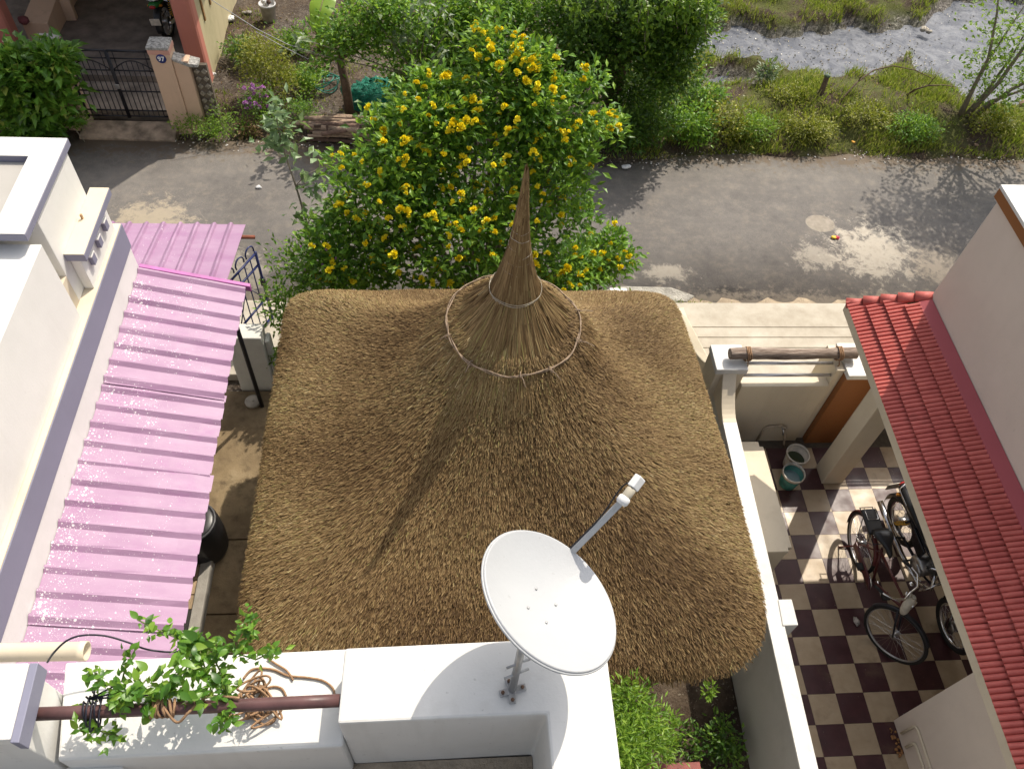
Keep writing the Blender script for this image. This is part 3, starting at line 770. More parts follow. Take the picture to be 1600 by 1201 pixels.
# ------------------------------------------------------------------ house number 97 over the road
def house97():
    gz = -.12
    t = thing('house_over_road', 'peach house with pink porch columns behind the gate marked 97', 'house', (-6, 14, gz))
    m = MB(); m.box(-9.5, -4.46, 13.02, 19, -.42, .0); m.build('porch_floor', plain('stained_cement', (.19, .16, .14), .8, .35, 4, .5, 40, bdist=.01), t)
    m = MB(); m.box(-9.5, -4.25, 12.22, 13.015, -.42, gz); m.build('yard_floor', plain('stained_cement_yard', (.24, .20, .165), .85, .4, 3, .5, 40, bdist=.01), t)
    m = MB(); m.box(-4.45, -4.22, 13.32, 19, -.4, 4.2); m.build('side_wall', OLDCREAM, t, .01)
    for k in range(5):
        m = MB(); m.box(-4.222, -4.195, 13.9 + k * .55, 13.96 + k * .55, .55 + .0 * k, .95); m.build('wall_slot', plain('rusty_slot' + str(k), (.30, .17, .07), .9, .2, 10, 0), t)
    m = MB(); m.box(-4.54, -4.20, 13.29, 13.62, -.4, 2.6); m.build('column', PINK97, t, .07)
    m = MB(); m.box(-7.78, -7.42, 13.50, 13.85, -.4, 2.6); m.build('column', PINK97, t, .07)
    m = MB(); m.box(-9.5, -4.452, 15.9, 16.1, .002, 2.6); m.build('back_wall', OLDCREAM, t)
    # stair flank / bench on the left
    m = MB(); m.prism([(-7.42, 14.0), (-6.98, 14.0), (-6.98, 15.85), (-7.42, 15.85)], 0, lambda x, y: .36 + .12 * (y - 14)); m.build('bench', TAN97, t, .012)
    m = MB(); m.prism([(-6.976, 14.72), (-6.80, 14.75), (-6.80, 14.86), (-6.976, 14.88)], 0, .5); m.build('bench_wing', TAN97, t, .01)
    m = MB(); m.ball(tuple(at_z(36, 32, .45)), (.10, .08, .07), 8, 5, .12, random.Random(2)); m.build('bench_pad', plain('maroon_cloth', (.16, .05, .055), .9, .3, 20, .4), t)
    # unseen upper storey above the frame, its outline shaped to shade the lane
    m = MB(); m.box(-4.77, -3.38, 12.95, 19, 2.602, 2.78); m.build('overhang_caster', TAN97, t, .01)
    m = MB(); m.box(-4.75, -3.40, 12.97, 19, 2.782, 5.15); m.build('upper_wall_caster', TAN97, t, .01)
    for x in (-4.05,):
        w = MB(); w.box(x - .5, x + .5, 12.955, 12.969, 3.5, 4.6); wo = w.build('window', DARKCORE, t)
        w = MB(); w.box(x - .58, x + .58, 12.93, 12.9545, 3.42, 3.50); w.build('window_sill', GREYPL, wo)
    m = MB(); m.box(-4.87, -3.3, 12.9, 19, 5.152, 5.27); m.build('roof_slab', TAN97, t, .01)
    m = MB(); m.box(-9.5, -4.772, 13.4, 19, 2.602, 2.76); m.build('porch_roof', TAN97, t, .01)
    # front posts and walls
    STC = plain('speckled_capping', (.33, .32, .30), .95, .6, 26, .8, 60, bdist=.02)
    zt = at_y(247, 66, 12.05).z - .03
    t1 = thing('gate_post', 'peach gate post with round blue plate numbered 97', 'gate post', (-4.45, 12.0, -.3))
    m = MB(); m.box(-4.60, -4.28, 11.90, 12.20, -.42, zt); m.build('shaft', TAN97, t1, .008)
    m = MB(); m.box(-4.608, -4.272, 11.895, 12.21, zt - .10, zt - .02); m.build('pink_head', paint('pink_plaster', (.55, .30, .24), (.3, .18, .13), .5), t1, .008)
    m = MB(); m.prism([(-4.615, 11.885), (-4.275, 11.885), (-4.275, 12.21), (-4.615, 12.21)], zt - .018, zt + .03); m.build('capping', STC, t1, .012)
    m = MB(); m.box(-4.278, -4.04, 11.93, 12.12, -.42, .98); m.build('wing', TAN97, t1, .008)
    m = MB(); m.prism([(-4.277, 11.92), (-4.04, 11.92), (-3.90, 11.92), (-3.90, 12.13), (-4.04, 12.13), (-4.277, 12.13)], lambda x, y: .982 if x < -4.05 else .88, lambda x, y: 1.03 if x < -4.05 else .93); m.build('wing_capping', STC, t1, .01)
    c = at_y(252, 92, 11.898)
    m = MB(); m.lathe([(.0005, .012), (.072, .012), (.076, .006), (.076, 0)], (c.x, 11.898, c.z), 28, (0, -1, 0), cap=False); pl = m.build('number_plate', plain('blue_enamel', (.016, .03, .16), .3, .1, 10, 0), t1)
    cu = bpy.data.curves.new('number', 'FONT'); cu.body = '97'; cu.size = .105; cu.align_x = 'CENTER'; cu.align_y = 'CENTER'; cu.extrude = .002; cu.offset = .0022
    to = bpy.data.objects.new('number', cu); COL.objects.link(to)
    bpy.context.view_layer.update()
    me = bpy.data.meshes.new_from_object(to.evaluated_get(bpy.context.evaluated_depsgraph_get())); bpy.data.objects.remove(to)
    me.materials.clear(); me.materials.append(plain('white_enamel', (.8, .8, .8), .3, .03, 5, 0))
    no = link_mesh('number', me, None, pl, Vector((c.x, 11.882, c.z)) - worg(pl)); no.rotation_euler = (rad(90), 0, 0)
    t2 = thing('gate_post', 'peach gate post behind the leafy bush at the top left', 'gate post', (-6.1, 12.0, -.3))
    m = MB(); m.box(-6.30, -5.97, 11.90, 12.20, -.42, zt); m.build('shaft', TAN97, t2, .008)
    m = MB(); m.box(-6.308, -5.962, 11.895, 12.21, zt - .10, zt - .02); m.build('pink_head', MATS['pink_plaster'], t2, .008)
    m = MB(); m.box(-6.31, -5.96, 11.89, 12.21, zt - .018, zt + .03); m.build('capping', STC, t2, .012)
    m = MB(); m.box(-9.5, -6.302, 11.95, 12.12, -.42, .82); m.build('wing', TAN97, t2, .008)
    m = MB(); m.tube([(-9.5, 12.035, .84), (-6.8, 12.035, .84), (-6.32, 12.035, .86)], .09, 8); m.build('wing_capping', STC, t2)
    # lattice block wall
    t3 = thing('lattice_wall', 'weathered lattice block panel right of the 97 gate post', 'wall', (-3.95, 12.1, -.3))
    m = MB(); m.box(-4.035, -3.80, 12.03, 12.10, -.42, .86); m.build('panel_back', plain('dark_plaster', (.13, .105, .08), .95, .3, 10, .5), t3)
    GB = plain('mossy_block', (.25, .22, .175), .95, .6, 22, .8, 50, bdist=.01)
    for r in range(9):
        for s in (0, 1):
            x = -4.03 + .06 + s * .115; z = -.30 + r * .132
            m = MB(); m.hexa([(x - .05, 12.0, z), (x, 12.0, z - .05), (x + .05, 12.0, z), (x, 12.0, z + .05), (x - .05, 12.029, z), (x, 12.029, z - .05), (x + .05, 12.029, z), (x, 12.029, z + .05)]); m.build('lattice_block', GB, t3, .006)
    # gate with two leaves
    t4 = thing('iron_gate', 'black iron double gate with arched bars between the peach posts', 'gate', (-5.28, 11.95, -.2))
    xa, xb = -5.945, -4.625; xm = (xa + xb) / 2; z0, z1 = -.14, at_y(165, 79, 12.02).z; Y = 12.02
    for (l, r) in ((xa, xm - .012), (xm + .012, xb)):
        lf = MB(); lf.tube([(l, Y, z0), (l, Y, z1)], .02, 6); lf.tube([(r, Y, z0), (r, Y, z1)], .02, 6)
        L = lf.build('leaf_frame', METALBLACK, t4)
        for z in (z0 + .03, z0 + .14, z0 + .50, z1 - .34, z1 - .13, z1):
            m = MB(); m.tube([(l, Y, z), (r, Y, z)], .012 if z < z1 else .02, 6); m.build('rail', METALBLACK, L)
        for k in range(1, 8):
            x = l + (r - l) * k / 8; u = k / 8
            top = z1 - .34 + .17 * math.sin(math.pi * u)
            m = MB(); m.tube([(x, Y, z0 + .03), (x, Y, top)], .0075, 5); m.build('bar', METALBLACK, L)
        m = MB(); m.tube([(l + (r - l) * u, Y, z1 - .34 + .17 * math.sin(math.pi * u)) for u in np.linspace(0, 1, 13)], .010, 5); m.build('arch', METALBLACK, L)
        for k in (1, 7):
            x = l + (r - l) * k / 8; m = MB(); m.tube([(x, Y, z1 - .30), (x, Y, z1)], .0075, 5); m.build('bar', METALBLACK, L)
    m = MB(); m.box(xm - .035, xm + .035, Y - .04, Y - .021, .42, .50); m.build('lock', ALLOY, t4, .005)
    # threshold
    t5 = thing('gate_step', 'stained concrete step in front of the black double gate', 'step', (-5.3, 11.75, -.3))
    m = MB(); m.prism([(-6.05, 11.62), (-4.5, 11.60), (-4.5, 11.97), (-6.05, 11.97)], -.42, lambda x, y: -.27 + .28 * (y - 11.6)); m.build('slab', plain('stained_step', (.25, .19, .14), .95, .55, 5, .6, 40, bdist=.01), t5, .01)
house97()

# ================================================================== THATCHED HUT
AX, AY = .57, 4.45
def hut_R(th, grow=0.0):
    c, s = np.cos(th), np.sin(th)
    ax = np.where(c > 0, 2.13 - .13 * s, 2.27) + grow
    near = 2.46 - .16 * np.clip(-c, -1, 1)
    ay = np.where(s > 0, 1.76, near) + grow
    n = np.where(s > 0, 15.0, np.where(c > 0, 6.5, 12.0))
    return (np.abs(c / ax) ** n + np.abs(s / ay) ** n) ** (-1 / n)
_ZS = np.linspace(0, 1.1, 221)
_ZZ = np.interp(_ZS, [0, .09, .17, .26, .38, .52, .68, .85, 1.0, 1.1], [4.04, 3.70, 3.47, 3.25, 2.88, 2.50, 2.20, 2.02, 1.86, 1.70])
for _ in range(4): _ZZ[4:-4] = np.convolve(_ZZ, np.ones(9) / 9, 'valid')
def hut_pt(th, s):
    th = np.asarray(th, float); s = np.asarray(s, float)
    w_ = np.clip((s - .2) / .5, 0, 1); w_ = w_ * w_ * (3 - 2 * w_)
    rr = s * ((1 - w_) * 2.15 + w_ * hut_R(th))
    lump = .012 * (np.sin(5 * th + 7 * s) + np.sin(11 * th - 9 * s + 1) + .3 * np.sin(23 * th + 17 * s)) * np.clip(s * 2, 0, 1)
    z = np.interp(s, _ZS, _ZZ) - .07 * np.clip(s, 0, 1.1) ** 18 + lump
    return np.stack([AX + rr * np.cos(th), AY + rr * np.sin(th), z], -1)
def build_hut():
    t = thing('thatched_hut', 'square hut with brown thatched roof rising to a bound straw spire', 'hut', (AX, 4.1, -.2))
    rng = np.random.default_rng(11)
    # thatch body (surface, rounded eave, underside)
    nt_, ns = 220, 60
    th = np.linspace(0, 2 * np.pi, nt_, endpoint=False)
    rows = [hut_pt(th, np.full(nt_, s)) for s in np.linspace(.02, 1, ns)]
    e = rows[-1].copy()
    for k, (g, dz) in enumerate(((.0, -.07), (-.04, -.17), (-.12, -.24))):
        r = hut_R(th) + g; rows.append(np.stack([AX + r * np.cos(th), AY + r * np.sin(th), e[:, 2] + dz], -1))
    for s, dz in ((.9, -.20), (.5, -.2), (.05, -.25)):
        p = hut_pt(th, np.full(nt_, s)); p[:, 2] += dz; rows.append(p)
    V = np.concatenate(rows) - np.array(t.location); m = len(rows)
    i = np.arange(m * nt_).reshape(m, nt_); j = np.roll(i, -1, 1)
    Fc = np.stack([i[:-1], i[1:], j[1:], j[:-1]], -1).reshape(-1, 4)
    g = NG('thatch_bed')
    g.col(g.ramp(g.noise(6, 6, .6), [(.3, (.08, .048, .024)), (.7, (.17, .11, .055))])).set(.95, 0, .1).bump(g.noise(60, 6, .7), 1, .03)
    link_mesh('thatch_bed', fast_mesh('thatch_bed', V, Fc, smooth=True), g.m, t)
    # straws
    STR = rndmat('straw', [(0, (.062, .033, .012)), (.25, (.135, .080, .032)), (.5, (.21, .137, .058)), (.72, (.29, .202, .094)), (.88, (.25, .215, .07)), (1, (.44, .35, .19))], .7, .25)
    STRG = STR
    def straws(N, th, s, length, width, lift, yaw, green=0, name='straw'):
        p = hut_pt(th, s); eps = .01
        q = hut_pt(th, np.minimum(s + eps, 1.06)); d = q - p; d /= np.linalg.norm(d, axis=1, keepdims=True)
        q2 = hut_pt(th + .01, s); tt = q2 - p; tt /= np.linalg.norm(tt, axis=1, keepdims=True)
        nn = np.cross(tt, d); nn *= np.sign(nn[:, 2:3]); nn /= np.linalg.norm(nn, axis=1, keepdims=True)
        dd = d + tt * rng.normal(0, yaw, (N, 1)); dd /= np.linalg.norm(dd, axis=1, keepdims=True)
        L = length * rng.uniform(.6, 1.3, (N, 1)); W = width * rng.uniform(.7, 1.4, (N, 1))
        side = np.cross(dd, nn); roll = rng.normal(0, .5, (N, 1)); side = side * np.cos(roll) + nn * np.sin(roll)
        l0 = rng.uniform(-.004, .008, (N, 1)); l1 = lift * rng.uniform(.0, 1.6, (N, 1))
        a = p + nn * l0; c = p + dd * L + nn * l1
        V = np.stack([a - side * W / 2, a + side * W / 2, c + side * W * .4, c - side * W * .4], 1).reshape(-1, 3)
        Fc = np.arange(N)[:, None] * 4 + [0, 1, 2, 3]
        # broad colour drifts over the roof come from bundles of different age
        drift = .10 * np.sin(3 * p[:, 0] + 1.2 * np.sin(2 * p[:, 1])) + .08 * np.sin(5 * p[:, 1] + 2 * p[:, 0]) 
        old = np.exp(-((np.angle(np.exp(1j * (th + 1.45)))) / .55) ** 2) * np.clip(s * 1.6 - .35, 0, 1)      # browner straw: shade of the near slope painted into the colour
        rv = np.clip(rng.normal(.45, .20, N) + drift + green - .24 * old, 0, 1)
        return V, Fc, rv
    def put(name, parts):
        Vs = []; Fs = []; Rs = []; b = 0
        for V, Fc, r in parts: Vs.append(V); Fs.append(Fc + b); Rs.append(r); b += len(V)
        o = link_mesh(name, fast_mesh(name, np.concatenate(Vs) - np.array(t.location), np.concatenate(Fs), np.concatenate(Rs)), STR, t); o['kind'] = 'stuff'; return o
    N = 290000
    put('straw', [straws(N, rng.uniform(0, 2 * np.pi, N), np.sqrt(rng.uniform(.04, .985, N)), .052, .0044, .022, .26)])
    N = 24000      # eave fringe
    tf = rng.uniform(0, 2 * np.pi, N)
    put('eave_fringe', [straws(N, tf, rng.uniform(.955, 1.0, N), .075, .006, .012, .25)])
    N = 700       # loose and broken straws lying askew
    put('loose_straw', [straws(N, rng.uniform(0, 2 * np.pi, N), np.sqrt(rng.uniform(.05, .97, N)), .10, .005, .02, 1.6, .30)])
    N = 9000      # long reeds under the ring
    tl = rng.uniform(0, 2 * np.pi, N)
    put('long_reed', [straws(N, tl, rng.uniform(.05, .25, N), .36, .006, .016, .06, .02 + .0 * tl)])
    # spire
    prof = [(.30, 3.50), (.235, 3.60), (.195, 3.70), (.160, 3.80), (.130, 3.90), (.100, 4.03), (.074, 4.19), (.050, 4.38), (.030, 4.60), (.010, 4.84)]
    m = MB(); m.lathe(prof, (AX - .01, AY, 0), 28); sp = m.build('spire_core', g.m, t)
    zz = np.array([p[1] for p in prof]); rr = np.array([p[0] for p in prof])
    N = 5200; a = rng.uniform(0, 2 * np.pi, N); z0 = 3.56 + 1.26 * rng.uniform(0, 1, N) ** 1.15; L = rng.uniform(.16, .42, N) * np.clip((4.9 - z0), .3, 1)
    z1 = np.minimum(z0 + L, 4.87 + rng.uniform(-.05, .05, N)); a1 = a + rng.normal(0, .10, N)
    def pos(a, z, ex): r = np.interp(z, zz, rr) + ex; return np.stack([AX - .01 + r * np.cos(a), AY + r * np.sin(a), z], -1)
    A = pos(a, z0, rng.uniform(.0, .012, N)); B = pos(a1, z1, rng.uniform(.0, .007, N))
    sd_ = np.stack([-np.sin(a), np.cos(a), 0 * a], -1) * .0032
    V = np.stack([A - sd_, A + sd_, B + sd_ * .6, B - sd_ * .6], 1).reshape(-1, 3); k = np.arange(N)[:, None] * 4
    o = link_mesh('spire_straw', fast_mesh('spire_straw', V - np.array(t.location), (k + [0, 1, 2, 3]), np.clip(rng.normal(.45, .18, N), 0, 1)), STR, t); o['kind'] = 'stuff'
    # wire bands and the twisted ring
    WIRE = plain('pale_wire', (.42, .38, .30), .6, .25, 30, .2)
    RING = plain('bark_twig', (.26, .19, .13), .85, .4, 25, .6, 90, bdist=.006)
    r2 = random.Random(6)
    def band(z, ex, rad_, tilt, nm='wire_band', par=None):
        r = float(np.interp(z, zz, rr)) + ex; ph = r2.uniform(0, 6)
        m = MB(); m.tube([(AX - .01 + r * math.cos(q), AY + r * math.sin(q), z + tilt * math.cos(q + ph) + .004 * math.sin(5 * q)) for q in np.linspace(0, 2 * math.pi, 37)[:-1]], rad_, 5, closed=True)
        m.build(nm, WIRE, par or t)
    for z in (3.80, 3.88, 3.96, 4.04, 4.11, 4.18, 4.26, 4.34): band(z, .009, .0022, .012)
    for k in range(4): band(3.69 + .012 * k, .010 + .005 * k, .0018, .016)
    thr = np.linspace(0, 2 * math.pi, 61)[:-1]
    for k in range(2):
        pts = []
        for q in thr:
            P = hut_pt(q, .262); wv = .012 * math.sin(3 * q + 1) + .008 * math.sin(7 * q + k)
            rx = P[0] - AX; ry = P[1] - AY; f = 1 + wv + .004 * k
            pts.append((AX + rx * f + .006 * math.cos(9 * q + 3 * k), AY + ry * f, P[2] + .055 + .009 * math.sin(9 * q + math.pi * k)))
        m = MB(); m.tube(pts, .0065 if k == 0 else .005, 6, closed=True); m.build('twig_ring', RING, t)
    for q in (3.4, 4.0, 4.75, 5.2, 5.9, .2):
        P = hut_pt(q, .262); m = MB()
        c = Vector(P) + Vector((0, 0, .055)); dr = Vector((math.cos(q), math.sin(q), 0)); 
        m.tube([c + dr * .03 * math.cos(w) + Vector((0, 0, .024 * math.sin(w))) + Vector((-dr.y, dr.x, 0)) * .01 * w * .2 for w in np.linspace(0, 7, 14)], .0045, 5); m.tube([c, c + dr * .05 + Vector((.02, 0, .01)), c + dr * .11 + Vector((.035, 0, -.015))], .004, 5); m.build('ring_tie', RING, t)
    # posts, tie beams and floor below
    for x in (-1.2, 1.9):
        for y in (3.1, 5.7):
            m = MB(); m.tube([(x, y, -.3), (x, y, 1.75)], .07, 10); m.build('post', DARKWOOD, t)
    for y in (3.1, 5.7):
        m = MB(); m.tube([(-1.35, y, 1.72), (2.1, y, 1.72)], .05, 8); m.build('beam', DARKWOOD, t)
    for x in (-1.2, 1.9):
        m = MB(); m.tube([(x, 2.7, 1.66), (x, 5.9, 1.66)], .05, 8); m.build('beam', DARKWOOD, t)
    m = MB(); m.box(-1.3, 2.0, 3.0, 5.8, -.25, -.08); m.build('plinth', CONC, t, .01)
build_hut()

# ================================================================== SATELLITE DISH
DISHM = paint('dish_enamel', (.41, .42, .43), (.30, .28, .25), .38, .38, streak=False)
GALV = plain('galvanised_steel', (.40, .40, .40), .42, .2, 18, .15, metal=.7)
def dish():
    n = Vector((.496, .192, .846)).normalized(); e = Vector((.3988, .8159, -.4186)); e = (e - n * e.dot(n)).normalized(); s_ = n.cross(e)
    base = at_z(800, 1078, 4.902); c = Vector((.404, 1.179, 5.431)); r = .298
    t = thing('satellite_dish', 'white satellite dish on a short pole bolted to the parapet', 'satellite dish', base)
    m = MB(); prof = []
    for k in range(13): u = k / 12; prof.append((max(.0005, r * u), .085 * u * u - .085))
    prof += [(r + .004, .002), (r + .008, -.004), (r + .008, -.016), (r, -.020), (r - .004, -.018)]
    for k in range(12, -1, -1): u = k / 12; prof.append((max(.0005, (r - .006) * u), .085 * u * u - .094))
    m.lathe(prof, c, 72, n, cap=False); d = m.build('reflector', DISHM, t)
    m = MB(); m.tube([c + (e * math.cos(q) + s_ * math.sin(q)) * (r + .009) - n * .012 for q in np.linspace(0, 2 * math.pi, 73)[:-1]], .0055, 6, closed=True); m.build('rim', DISHM, d)
    def surf(a, b): u2 = (a * a + b * b) / (r * r); return c + e * a + s_ * b + n * (.085 * u2 - .085 + .002)
    for a, b in ((.065, .05), (.065, -.05), (-.045, .045), (-.045, -.045)):
        m = MB(); m.lathe([(.0055, 0), (.0055, .002), (.003, .003)], surf(a, b), 8, n); m.build('bolt', GALV, d)
    # feed arm from the lower rim
    a0 = c + e * (r + .0) - n * .03 - e * .05; 
    root = c + e * .30 - n * .045; tip = c + e * .335 + n * .335
    m = MB(); x = (tip - root).normalized(); y = s_; z = x.cross(y)
    def bar(m, p, q, wy, wz): m.hexa([p - y * wy - z * wz, p + y * wy - z * wz, p + y * wy + z * wz, p - y * wy + z * wz, q - y * wy - z * wz, q + y * wy - z * wz, q + y * wy + z * wz, q - y * wy + z * wz])
    bar(m, root, tip, .0125, .009); arm = m.build('feed_arm', DISHM, t, .002)
    m = MB(); bar(m, c - n * .10 + e * .05, root + x * .01, .014, .01); m.build('arm_root', GALV, t, .002)
    m = MB(); h = tip - x * .03; hd = (c + e * .05 - tip).normalized()
    m.lathe([(.022, -.012), (.026, -.006), (.026, .012), (.020, .022)], tip + x * .0, 16, hd); l = m.build('clamp', plain('white_plastic', (.7, .7, .69), .4, .05, 10, .05), t)
    bod = MB(); hh = tip - hd * .02; bod.lathe([(.017, -.055), (.020, -.05), (.020, -.012), (.018, -.008)], tip, 14, hd); bod.build('feed_horn', plain('beige_plastic', (.42, .38, .30), .5, .1, 10, .1), t, .002)
    m = MB(); f = tip - hd * .085
    q1 = hd.orthogonal().normalized(); q2 = hd.cross(q1)
    m.hexa([f + hd * d_ + q1 * a + q2 * b for d_ in (-.028, .028) for a, b in ((-.017, -.021), (.017, -.021), (.017, .021), (-.017, .021))]); m.build('converter', MATS['white_plastic'], t, .004)
    m = MB(); m.tube(curve([f, f - x * .05 + s_ * .03, tip - x * .12 + s_ * .018, tip - x * .25 + s_ * .016, root + s_ * .016, root - n * .05, c - n * .12 + e * .08]), .0035, 6); m.build('lead', BLACKPL, t)
    # mount and pole
    top = c - n * .17 + e * .0 - Vector((0, 0, .05))
    m = MB(); m.tube([base + Vector((0, 0, .01)), base.lerp(top, .5), top], .017, 12); m.build('pole', GALV, t)
    m = MB(); m.lathe([(.03, -.05), (.034, -.045), (.034, .04), (.03, .045)], top, 12, (top - base)); m.build('clamp_sleeve', GALV, t)
    m = MB(); bar2 = MB()
    bb = c - n * .098; m.hexa([bb + e * a + s_ * b + n * d_ for d_ in (-.05, -.0) for a, b in ((-.06, -.05), (.06, -.05), (.06, .05), (-.06, .05))]); m.build('back_bracket', GALV, t, .004)
    for sx in (-1, 1):
        m = MB(); p0 = bb + s_ * .045 * sx - n * .05; m.tube([p0, top + s_ * .03 * sx], .012, 6); m.build('tilt_arm', GALV, t)
    # foot with bolts
    b0 = base
    rs = random.Random(1)
    for k, (ang, L) in enumerate(((.2, .06), (1.9, .05), (3.4, .055), (4.7, .055))):
        m = MB(); dx, dy = math.cos(ang), math.sin(ang)
        p = [(b0.x - dy * .017, b0.y + dx * .017), (b0.x + dy * .017, b0.y - dx * .017), (b0.x + dx * L + dy * .014, b0.y + dy * L - dx * .014), (b0.x + dx * L - dy * .014, b0.y + dy * L + dx * .014)]
        m.prism(p[::-1], 4.9015, 4.911 + .0006 * k); f = m.build('foot_plate', GALV, t, .002)
        m = MB(); m.lathe([(.008, 0), (.008, .008), (.004, .016)], (b0.x + dx * L * .75, b0.y + dy * L * .75, 4.912), 6); m.build('anchor_bolt', plain('rust_bolt' + str(k), (.14, .08, .05), .8, .3, 20, 0), f)
    for z in (.10, .16):
        m = MB(); p = base.lerp(top, z / (top - base).length); m.tube([p + Vector((-.05, -.02, .0)), p + Vector((.055, .015, .005))], .006, 6); m.build('cross_bolt', GALV, t)
dish()

# ================================================================== RAIL, CABLE, ROPES, SPOUT
BROWNPIPE = plain('brown_pipe', (.105, .052, .050), .42, .3, 9, .1, spec=.4)
RA, RB = Vector((-1.70, .972, 4.868)), Vector((-.446, .984, 4.858))
def rail_things():
    t = thing('rail_pipe', 'brown painted pipe rail above the low parapet', 'pipe', RA)
    m = MB(); m.tube([RA.lerp(RB, u) + Vector((0, 0, -.006 * math.sin(u * math.pi))) for u in np.linspace(0, 1, 9)], .0265, 14); m.build('pipe', BROWNPIPE, t)
    m = MB(); m.lathe([(.0275, -.012), (.0275, .004), (.02, .006)], RA, 14, RA - RB); m.build('end_cap', BROWNPIPE, t)
    m = MB(); m.box(RA.x - .02, RA.x + .012, RA.y - .012, RA.y + .012, 4.642, RA.z - .02); m.build('support', GALV, t)
    t = thing('water_spout', 'thick cream plastic pipe jutting out over the pink roof at the left edge', 'pipe', (-3.1, 1.63, 3.7))
    m = MB(); P = [Vector((-3.10, 1.645, 3.70)), Vector((-2.06, 1.630, 3.70))]
    m.lathe([(.052, 0), (.052, 1.03), (.055, 1.035), (.055, 1.075), (.047, 1.077), (.047, .9)], P[0], 24, P[1] - P[0], cap=False); m.build('pipe', CREAM, t)
    m = MB(); m.lathe([(.05, 0), (.075, 0), (.075, .02), (.052, .03)], P[0], 20, P[1] - P[0], cap=False); m.build('collar', CREAM, t)
    # black cable: tied round the rail, looping out over the roof
    CAB = plain('black_cable', (.012, .012, .022), .5, .2, 20, 0)
    t = thing('black_cable', 'thin black cable tied round the brown rail and arching over the parapet', 'cable', (-1.3, 1, 4.8))
    pts = [at_z(x, y, z) for x, y, z in ((74, 1034, 4.78), (85, 1018, 4.86), (105, 1000, 4.9), (130, 992, 4.9), (165, 993, 4.88), (200, 1003, 4.85), (230, 1014, 4.83), (270, 1018, 4.80), (300, 1012, 4.80))]
    m = MB(); m.tube(curve(pts), .0045, 6); m.build('cable', CAB, t)
    r = random.Random(3)
    for k in range(5):
        c = RA.lerp(RB, .17 + .012 * k); ph = r.uniform(0, 1)
        m = MB(); m.tube([(c.x + .03 * math.sin(q * .5 + ph) + .012 * q / 6, c.y + (.040 + .02 * (k % 3)) * math.cos(q), c.z + (.036 + .016 * (k % 2)) * math.sin(q)) for q in np.linspace(0, 2 * math.pi, 16)], .004, 5); m.build('loop', CAB, t)
    for k in range(3):
        c = RA.lerp(RB, .2); m = MB(); m.tube([c + Vector((0, .04, .03)), c + Vector((.10 + .04 * k, .08 - .02 * k, .06)), c + Vector((.20 + .03 * k, .05, .035))], .004, 5); m.build('tail', CAB, t)
    # coir rope on the rail and coiled on the parapet
    t = thing('coir_rope', 'tan coir rope wound round the middle of the brown rail', 'rope', tuple(RA.lerp(RB, .47)))
    for k in range(7):
        c = RA.lerp(RB, .40 + .011 * k + r.uniform(-.003, .003)); m = MB()
        m.tube([(c.x + .012 * math.sin(q + k), c.y + .034 * math.cos(q), c.z + .034 * math.sin(q)) for q in np.linspace(0, 2 * math.pi, 14)[:-1]], .0058, 6, closed=True); m.build('turn', ROPE, t)
    c = RA.lerp(RB, .47); m = MB(); m.tube(curve([c + Vector((-.04, 0, .035)), c + Vector((.02, -.06, .01)), c + Vector((.07, -.03, .04)), c + Vector((.12, .03, .02)), c + Vector((.2, .03, .025)), c + Vector((.26, .02, .03))]), .0055, 6); m.build('tail', ROPE, t)
    t = thing('coir_rope', 'tangled coil of tan rope lying on the low parapet near the block', 'rope', (-.85, 1.03, 4.642))
    for k in range(13):
        m = MB(); cx, cy = -.83 + r.gauss(0, .03), 1.055 + r.gauss(0, .035); ra, rb = r.uniform(.03, .075), r.uniform(.03, .09); ph = r.uniform(0, 6)
        m.tube([(cx + ra * math.cos(q + ph), cy + rb * math.sin(q), 4.649 + .004 * k + .01 * math.sin(2 * q + ph)) for q in np.linspace(0, 2 * math.pi, 22)[:-1]], .0052, 5, closed=True); m.build('loop', ROPE, t)
    m = MB(); m.tube(curve([tuple(at_z(x, y, 4.648)) for x, y in ((380, 1060), (395, 1045), (425, 1045), (450, 1055), (480, 1058), (505, 1063), (520, 1075), (523, 1090))]), .005, 6); m.build('tail', ROPE, t)
    m = MB(); m.tube(curve([tuple(at_z(x, y, 4.648)) for x, y in ((405, 1080), (425, 1072), (440, 1075), (447, 1087))]), .005, 6); m.build('tail', ROPE, t)
    m = MB(); m.tube(curve([tuple(at_z(x, y, 4.65)) for x, y in ((418, 1028), (432, 1037), (448, 1047), (458, 1062))]), .005, 6); m.build('tail', ROPE, t)
rail_things()

